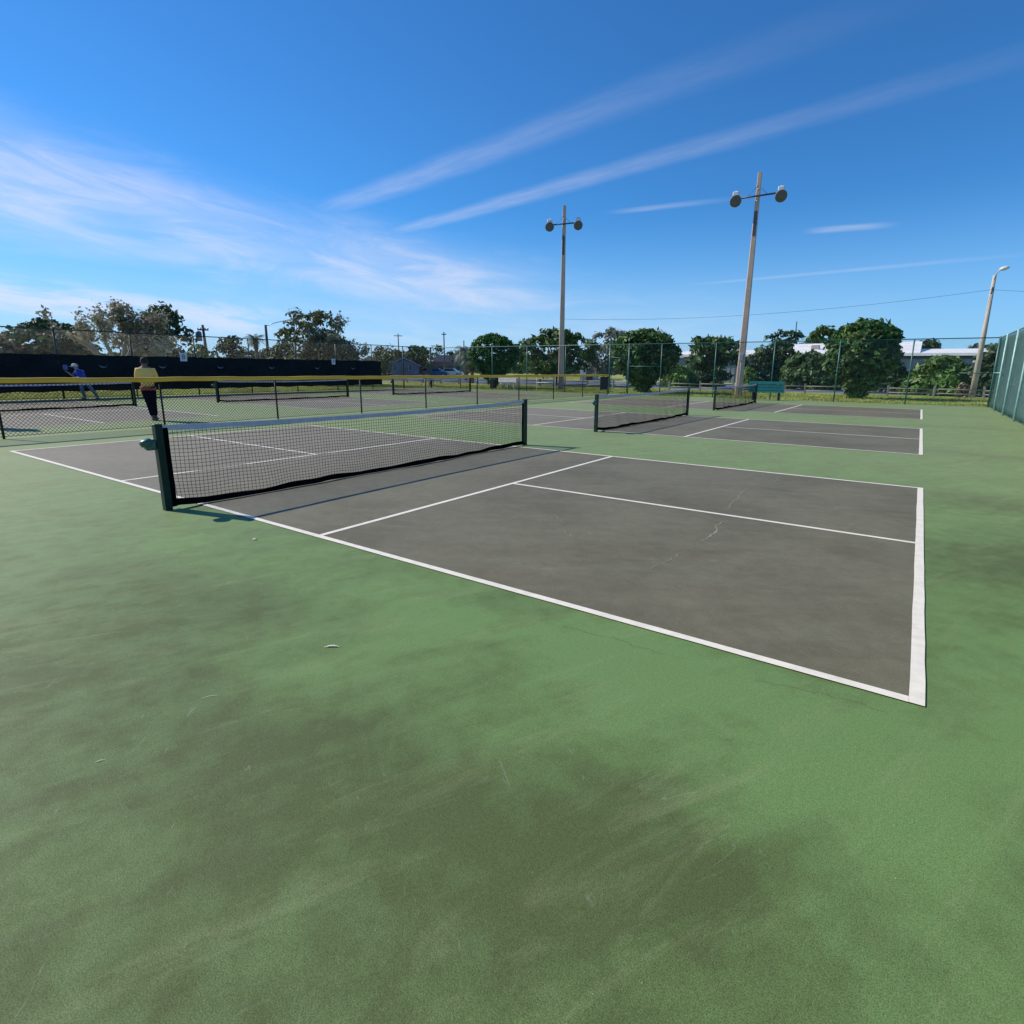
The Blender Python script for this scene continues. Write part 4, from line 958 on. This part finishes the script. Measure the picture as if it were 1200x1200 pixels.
def person(label, loc, rz, sk, top, bot, hairm, J, cap=None, shoe=None, belt=None, group=None, pad=None):
    """J: joint positions (x right, y forward, z up) of the pose"""
    s = thing('person', label, 'person', loc, rz, group)
    V = []; E = []; Rr = []; ix = {}
    def v(n, r): ix[n] = len(V); V.append(J[n]); Rr.append(r)
    v('pelvis', (.14, .11)); v('waist', (.13, .10)); v('chest', (.155, .11)); v('neck', .055); v('head', (.072, .085)); v('crown', (.072, .085)); v('top', (.045, .05))
    for a in 'LR':
        v('sh'+a, .062); v('el'+a, .043); v('wr'+a, .030); v('pa'+a, (.038, .022))
        v('hip'+a, .088); v('kn'+a, .058); v('an'+a, .040); v('to'+a, (.045, .03))
    def e(a, b2): E.append((ix[a], ix[b2]))
    for a, b2 in (('pelvis', 'waist'), ('waist', 'chest'), ('chest', 'neck'), ('neck', 'head'), ('head', 'crown'), ('crown', 'top')): e(a, b2)
    for a in 'LR':
        e('chest', 'sh'+a); e('sh'+a, 'el'+a); e('el'+a, 'wr'+a); e('wr'+a, 'pa'+a); e('pelvis', 'hip'+a); e('hip'+a, 'kn'+a); e('kn'+a, 'an'+a); e('an'+a, 'to'+a)
        # fingers and thumb
        pa = Vector(J['pa'+a]); wr = Vector(J['wr'+a]); d = (pa-wr).normalized(); sd = d.cross(Vector((0, 0, 1)));
        if sd.length < .1: sd = d.cross(Vector((0, 1, 0)))
        sd.normalize(); up = sd.cross(d)
        for k in range(4):
            b_ = pa+sd*(.018*(k-1.5)); m_ = b_+d*(.04+.006*(k in (1, 2)))-up*.008; t_ = m_+d*.02-up*.028
            i0 = len(V); V.append(tuple(m_)); Rr.append(.0095); V.append(tuple(t_)); Rr.append(.008); E.append((ix['pa'+a], i0)); E.append((i0, i0+1))
        t1 = wr+d*.03+sd*.035; t2 = t1+d*.035+sd*.012; i0 = len(V); V.append(tuple(t1)); Rr.append(.012); V.append(tuple(t2)); Rr.append(.009); E.append((ix['wr'+a], i0)); E.append((i0, i0+1))
    body = skin_mesh('body', V, E, Rr, sk, s)
    hd = Vector(J['crown']).lerp(Vector(J['head']), .5)
    # ears and nose belong to the face
    def sub_skin(name, names, edges, rad, m, par=s):
        vs = [J[n] if isinstance(n, str) else n for n in names]; return skin_mesh(name, vs, edges, rad, m, par)
    sv_l = Vector(J['shL']).lerp(Vector(J['elL']), .9); sv_r = Vector(J['shR']).lerp(Vector(J['elR']), .9)
    pl = Vector(J['pelvis'])
    hem = tuple(pl+(pl-Vector(J['waist']))*.35)
    nk = tuple(Vector(J['chest']).lerp(Vector(J['neck']), .62))
    sub_skin('shirt', [hem, 'pelvis', 'waist', 'chest', nk, 'shL', tuple(sv_l), 'shR', tuple(sv_r)], [(0, 1), (1, 2), (2, 3), (3, 4), (3, 5), (5, 6), (3, 7), (7, 8)],
             [(.17, .135), (.17, .135), (.165, .13), (.185, .135), (.085, .08), .088, .07, .088, .07], top)
    an_l = tuple(Vector(J['knL']).lerp(Vector(J['anL']), .93)); an_r = tuple(Vector(J['knR']).lerp(Vector(J['anR']), .93))
    sub_skin('trousers', [tuple(pl+Vector((0, 0, .05))), 'hipL', 'knL', an_l, 'hipR', 'knR', an_r], [(0, 1), (1, 2), (2, 3), (0, 4), (4, 5), (5, 6)],
             [(.155, .125), .11, .078, .062, .11, .078, .062], bot)
    for a in 'LR':
        A = Vector(J['an'+a]); T = Vector(J['to'+a]); hl = A-(T-A)*.35
        sub_skin('shoe', [(hl.x, hl.y, T.z), tuple(Vector((A.x, A.y, T.z))), tuple(T)], [(0, 1), (1, 2)], [(.045, .04), (.05, .045), (.05, .035)], shoe)
    q = MB(); prof = [(.01, .105), (.06, .09), (.088, .045), (.094, 0), (.09, -.045), (.075, -.075)]
    fw = Vector((J['face'])).normalized(); ang = math.atan2(-fw.x, fw.y)
    q.lathe(prof[::-1], 16, Matrix.Translation(hd+Vector((0, 0, .045))-fw*.022) @ Matrix.Rotation(ang, 4, 'Z') @ Matrix.Scale(1.12, 4, (0, 1, 0)))
    q.build('hair', hairm, body)
    q = MB(); side = Vector((fw.y, -fw.x, 0))
    for sg in (-1, 1):
        q.lathe([(.004, -.012), (.02, -.008), (.022, .004), (.008, .012)], 8, Matrix.Translation(hd+side*sg*.082) @ Matrix.Rotation(PI/2, 4, 'Y') @ Matrix.Scale(1.4, 4, (1, 0, 0)))
    q.tube([hd+fw*.085+Vector((0, 0, .02)), hd+fw*.112+Vector((0, 0, -.015)), hd+fw*.09+Vector((0, 0, -.022))], [.008, .015, .01], 6)
    q.build('face_features', sk, body)
    if cap:
        q = MB(); q.lathe([(.104, -.01), (.106, .02), (.098, .06), (.07, .095), (.01, .112)], 16, Matrix.Translation(hd+Vector((0, 0, .035))) @ Matrix.Rotation(ang, 4, 'Z') @ Matrix.Scale(1.12, 4, (0, 1, 0)))
        br = [hd+Vector((0, 0, .035))+fw*.10, hd+fw*.19+Vector((0, 0, .015))]
        q.box(hd+fw*.145+Vector((0, 0, .03)), (.15, .11, .012), rz=ang, bev=.004); q.build('cap', cap, body)
    return s
SHOE = mat('grey shoe', (.14, .15, .17), .7)
J1 = dict(pelvis=(0, 0, .95), waist=(.0, .01, 1.10), chest=(-.01, .03, 1.33), neck=(-.02, .06, 1.49), head=(-.02, .09, 1.56), crown=(-.02, .10, 1.63), top=(-.02, .10, 1.70),
          shL=(-.195, .04, 1.38), elL=(-.235, .07, 1.10), wrL=(-.13, .26, 1.03), paL=(-.08, .33, 1.05), shR=(.175, .04, 1.37), elR=(.225, .08, 1.10), wrR=(.12, .27, 1.05), paR=(.06, .33, 1.08),
          hipL=(-.09, 0, .88), knL=(-.03, .05, .48), anL=(.03, -.02, .09), toL=(.03, .14, .045), hipR=(.09, 0, .88), knR=(.08, .07, .48), anR=(.09, .02, .09), toR=(.11, .18, .045), face=(-.3, 1, 0))
YSH = mat('mustard yellow shirt', (1.0, .60, .16), .8, .08, 6)
NAVY = mat('navy trousers', (.005, .008, .022), .95, .15, spec=0)
rp1 = math.atan2(-(-11.1-CAM[0]), 4.18-CAM[1])
P1 = person('person in a mustard shirt and navy trousers, back turned, behind the low fence', (-11.15, 4.15, 0), rp1-.1, SKIN, YSH, NAVY, mat('short dark hair', (.012, .011, .012), .8), J1, None, SHOE)
q = MB(); q.tube([(0, 0, 0), (0, 0, .005)], .01, 4)
# red shorts hem showing under the shirt
q = MB(); q.lathe([(.180, .845), (.192, .86), (.192, .93), (.180, .945)], 22, Matrix.Scale(.86, 4, (0, 1, 0))); q.build('red_waist_layer', mat('faded red cloth', (.42, .09, .07), .8), P1)
off = dup(P1, (-12.15, .85, 0), rp1+.6, 'person just outside the left edge of the picture, whose shadow reaches past the low fence')
def paddle(loc, rz, label, face):
    s = thing('pickleball_paddle', label, 'paddle', loc, rz)
    q = MB(); vs = []; n = 20
    for i in range(n): a = 2*PI*i/n; x = .10*math.copysign(abs(math.cos(a))**.6, math.cos(a)); z = .14*math.copysign(abs(math.sin(a))**.6, math.sin(a)); vs.append((x, z+.14))
    q.add([(x, -.006, z) for x, z in vs]+[(x, .006, z) for x, z in vs], [tuple(range(n)), tuple(range(2*n-1, n-1, -1))]+[(i, i+n, (i+1) % n+n, (i+1) % n) for i in range(n)]); q.build('face', face, s)
    q = MB(); q.tube([(0, 0, .01), (0, 0, -.13)], .016, 8); q.build('handle', BLKP, s)
    return s
J2 = dict(pelvis=(.05, 0, .86), waist=(.0, .04, 1.0), chest=(-.08, .12, 1.19), neck=(-.14, .18, 1.33), head=(-.18, .22, 1.39), crown=(-.20, .23, 1.46), top=(-.20, .23, 1.53),
          shL=(-.16, .26, 1.22), elL=(-.30, .30, 1.02), wrL=(-.42, .30, 1.14), paL=(-.48, .30, 1.20), shR=(.02, .0, 1.24), elR=(-.02, -.06, .98), wrR=(-.22, .02, .96), paR=(-.28, .05, .98),
          hipL=(-.03, .07, .80), knL=(-.08, .10, .44), anL=(.0, .12, .09), toL=(-.15, .15, .045), hipR=(.12, -.06, .80), knR=(.26, -.06, .46), anR=(.46, -.08, .10), toR=(.34, -.04, .045), face=(-1, .1, -.1))
BLU = mat('royal blue shirt', (.02, .05, .36), .75, .1)
rp2 = math.atan2(-(-24.2-CAM[0]), 6.5-CAM[1])
person('player in a white cap, blue shirt and grey trousers crouching by the black windscreen', (-23.9, 6.75, 0), rp2, SKINL, BLU, mat('grey blue trousers', (.20, .25, .32), .8), mat('grey hair', (.25, .25, .25), .8), J2, mat('white cap cloth', (.70, .70, .70), .8), SHOE)
cz, sz = math.cos(rp2), math.sin(rp2)
hx_, hy_ = -.52, .31
paddle((-23.9+cz*hx_-sz*hy_, 6.75+sz*hx_+cz*hy_, 1.27), rp2+.2, 'small blue paddle held out by the player in the white cap', mat('blue paddle face', (.04, .12, .32), .5)).scale = (.85, .85, .85)

# ------------------------------------------------------------------ small litter on the court
LEAFL = mat('dry pale leaf', (.9, .84, .70), .8, .1, 30)
def litter(label, u_pt, L, w, rz, curl=.01, cat='leaf', name='dry_leaf', group=None):
    q = MB(); pts = []; rd = []; n = 12
    for i in range(n+1):
        t_ = i/n; pts.append(((t_-.5)*L, .12*L*math.sin(3*t_)+w*.3*math.sin(i*2.1), w*.6+.004+curl*math.sin(PI*t_))); rd.append(max(.0006, w*math.sin(PI*min(.97, t_+.03))**.8*(1+.35*math.sin(i*2.3))))
    q.tube(pts, rd, 6, sm=False); o = q.build(name, LEAFL); o.location = (u_pt[0], u_pt[1], 0); o.rotation_euler = (0, 0, rz); o.scale = (1, 1, .55); tag(o, label, cat, group)
litter('curled dry leaf lying on the green surface in the left foreground, the biggest', (4.0, -1.22), .085, .0065, R(38), .006)
litter('thin pale grass stem on the green court left of the leaf', (3.94, -1.85), .06, .0012, R(58), .002, 'twig', 'twig')
litter('short pale twig on the green court near the left edge of the picture', (4.04, -2.32), .035, .0016, R(62), .002, 'twig', 'twig')
litter('small pale scrap on the green surface just below the nearest net post', (1.77, -.37), .04, .012, R(20), .004, 'leaf', 'dry_leaf')

# ------------------------------------------------------------------ sky and sun
sun_h = Vector((-1.10, -.29)).normalized(); EL = R(38.8)
S = Vector((sun_h.x*math.cos(EL), sun_h.y*math.cos(EL), math.sin(EL)))
ld = bpy.data.lights.new('sun', 'SUN'); ld.energy = 4.8; ld.angle = R(.53); ld.color = (1, .93, .80)
lo = bpy.data.objects.new('sun', ld); C.objects.link(lo); lo.rotation_euler = (-S).to_track_quat('-Z', 'Y').to_euler(); lo.location = (0, 0, 30)
w = bpy.data.worlds.new('World'); sc.world = w; w.use_nodes = True; w.node_tree.nodes.clear(); t = NT(w.node_tree)
out = t.node('ShaderNodeOutputWorld')
sky = t.node('ShaderNodeTexSky', sky_type='NISHITA'); sky.sun_disc = False; sky.sun_elevation = EL
sky.sun_rotation = math.atan2(S.x, S.y); sky.air_density = 1.0; sky.dust_density = .05; sky.ozone_density = 3.0; sky.altitude = 0
tc = t.node('ShaderNodeTexCoord').outputs['Generated']
sp = t.node('ShaderNodeSeparateXYZ', {0: tc}).outputs
el = t.m('MAXIMUM', sp[2], .004)
X_ = t.m('DIVIDE', sp[0], el); Y_ = t.m('DIVIDE', sp[1], el)
az = t.m('ARCTAN2', sp[0], sp[1])          # 0 = +Y, negative to the left
pl = t.node('ShaderNodeCombineXYZ', {0: X_, 1: Y_, 2: 0.}).outputs[0]
av = t.node('ShaderNodeCombineXYZ', {0: t.m('MULTIPLY', az, 3.), 1: t.m('MULTIPLY', sp[2], 14.), 2: 0.}).outputs[0]
wn = t.noise(av, 2.2, 5, .6)
def trail(ax, ay, bx_, by_, wid, f0_, f1_, amp, wob=.1, soft=.3):
    dx, dy = bx_-ax, by_-ay; L = math.hypot(dx, dy); dx /= L; dy /= L
    u_ = t.m('ADD', t.m('MULTIPLY', t.m('SUBTRACT', X_, ax), dx), t.m('MULTIPLY', t.m('SUBTRACT', Y_, ay), dy))
    v_ = t.m('ADD', t.m('MULTIPLY', t.m('SUBTRACT', X_, ax), -dy), t.m('MULTIPLY', t.m('SUBTRACT', Y_, ay), dx))
    v_ = t.m('ADD', v_, t.m('MULTIPLY', t.m('SUBTRACT', t.noise(pl, 1.4, 4), .5), wob))
    g = t.ss(t.m('ABSOLUTE', v_), wid, wid*soft*.4)
    e = t.m('MULTIPLY', t.ss(u_, f0_[0], f0_[1]), t.ss(u_, L+f1_[0], L+f1_[1]))
    tex = t.ss(t.noise(t.mapping(pl, rot=(0, 0, -math.atan2(dy, dx)), scale=(1.2, 5, 1)), 3, 5, .6), .25, .7, .55, 1.)
    return t.m('MULTIPLY', t.m('MULTIPLY', t.m('MULTIPLY', g, e), tex), amp)
cl = trail(-3.4, 2.56, -.17, 2.06, .17, (-.3, .5), (.5, -2.9), .24)
cl = t.m('MAXIMUM', cl, trail(-3.5, 3.22, .14, 2.62, .15, (-.3, .5), (.9, -3.0), .26))
cl = t.m('MAXIMUM', cl, trail(-1.90, 3.57, -1.10, 3.69, .09, (0, .35), (.2, -.5), .22, .04))
cl = t.m('MAXIMUM', cl, trail(-.88, 4.78, -.23, 4.95, .15, (0, .2), (0, -.3), .30, .05))
cl = t.m('MAXIMUM', cl, trail(-2.9, 7.03, .5, 6.70, .17, (0, 1.2), (0.6, -1.2), .18, .05))
# cirrus veil, lower left, thinning to the right
cen = t.node('ShaderNodeMapRange', {0: az, 1: -1.35, 2: -.50, 3: .225, 4: .105}).outputs[0]
wdt = t.node('ShaderNodeMapRange', {0: az, 1: -1.35, 2: -.45, 3: .085, 4: .060}).outputs[0]
dist = t.m('DIVIDE', t.m('SUBTRACT', t.m('ADD', sp[2], t.m('MULTIPLY', t.m('SUBTRACT', wn, .5), .05)), cen), wdt)
band = t.ss(t.m('ABSOLUTE', dist), 1.25, .1)
band = t.m('MULTIPLY', band, t.ss(az, -.38, -.75))
fib = t.noise(t.mapping(t.node('ShaderNodeCombineXYZ', {0: az, 1: sp[2], 2: 0.}).outputs[0], rot=(0, 0, R(5)), scale=(3.6, 15, 1)), 1.5, 10, .62, 1.1)
fib2 = t.noise(av, 1.1, 4, .5)
veil = t.m('MULTIPLY', band, t.m('ADD', t.ss(fib, .38, .74, 0., .52), t.ss(fib2, .25, .7, .10, .48)))
low = t.m('MULTIPLY', t.ss(t.m('ABSOLUTE', t.m('SUBTRACT', sp[2], t.node('ShaderNodeMapRange', {0: az, 1: -1.35, 2: -.85, 3: .085, 4: .055}).outputs[0])), .040, .004), t.ss(az, -.72, -1.15))
low = t.m('MULTIPLY', low, t.ss(fib, .36, .60, .25, 1.))
thin = t.m('MULTIPLY', t.m('MULTIPLY', t.ss(sp[2], .17, .05), t.ss(fib, .40, .75, .16, .36)), t.ss(az, .1, -.6))
cl = t.m('MAXIMUM', cl, t.m('MULTIPLY', veil, .72)); cl = t.m('MAXIMUM', cl, t.m('MULTIPLY', low, .72)); cl = t.m('MAXIMUM', cl, thin)
hs = t.node('ShaderNodeHueSaturation', {'Hue': .5, 'Saturation': 1.0, 'Value': 1.0, 'Color': t.mix(1., sky.outputs[0], (.345, .90, 1.40), 'MULTIPLY')})
hcol = t.mix(t.ss(sp[2], .26, -.03, 0., .75), hs.outputs[0], (3.5, 6.2, 9.7))
col = t.mix(cl, hcol, (8.0, 8.2, 9.6))
bg = t.node('ShaderNodeBackground', {'Color': col, 'Strength': .1})
t.l.new(bg.outputs[0], out.inputs[0])
# short hairline dark cracks in the green paint
b = MB(); crack(b, [(4.9, -.24), (5.3, -.22), (5.6, -.23)], .0010); crack(b, [(6.0, -.2), (6.4, -.14), (6.6, -.13)], .0010); crack(b, [(7.2, .1), (7.7, .2)], .0012)
for v_ in range(len(b.v)): b.v[v_] = (b.v[v_][0], b.v[v_][1]+(.0009 if v_ % 2 else -.0009), .0022)
tag(b.build('crack_line', mat('dark hairline crack', (.075, .11, .045), .9)), kind='structure')
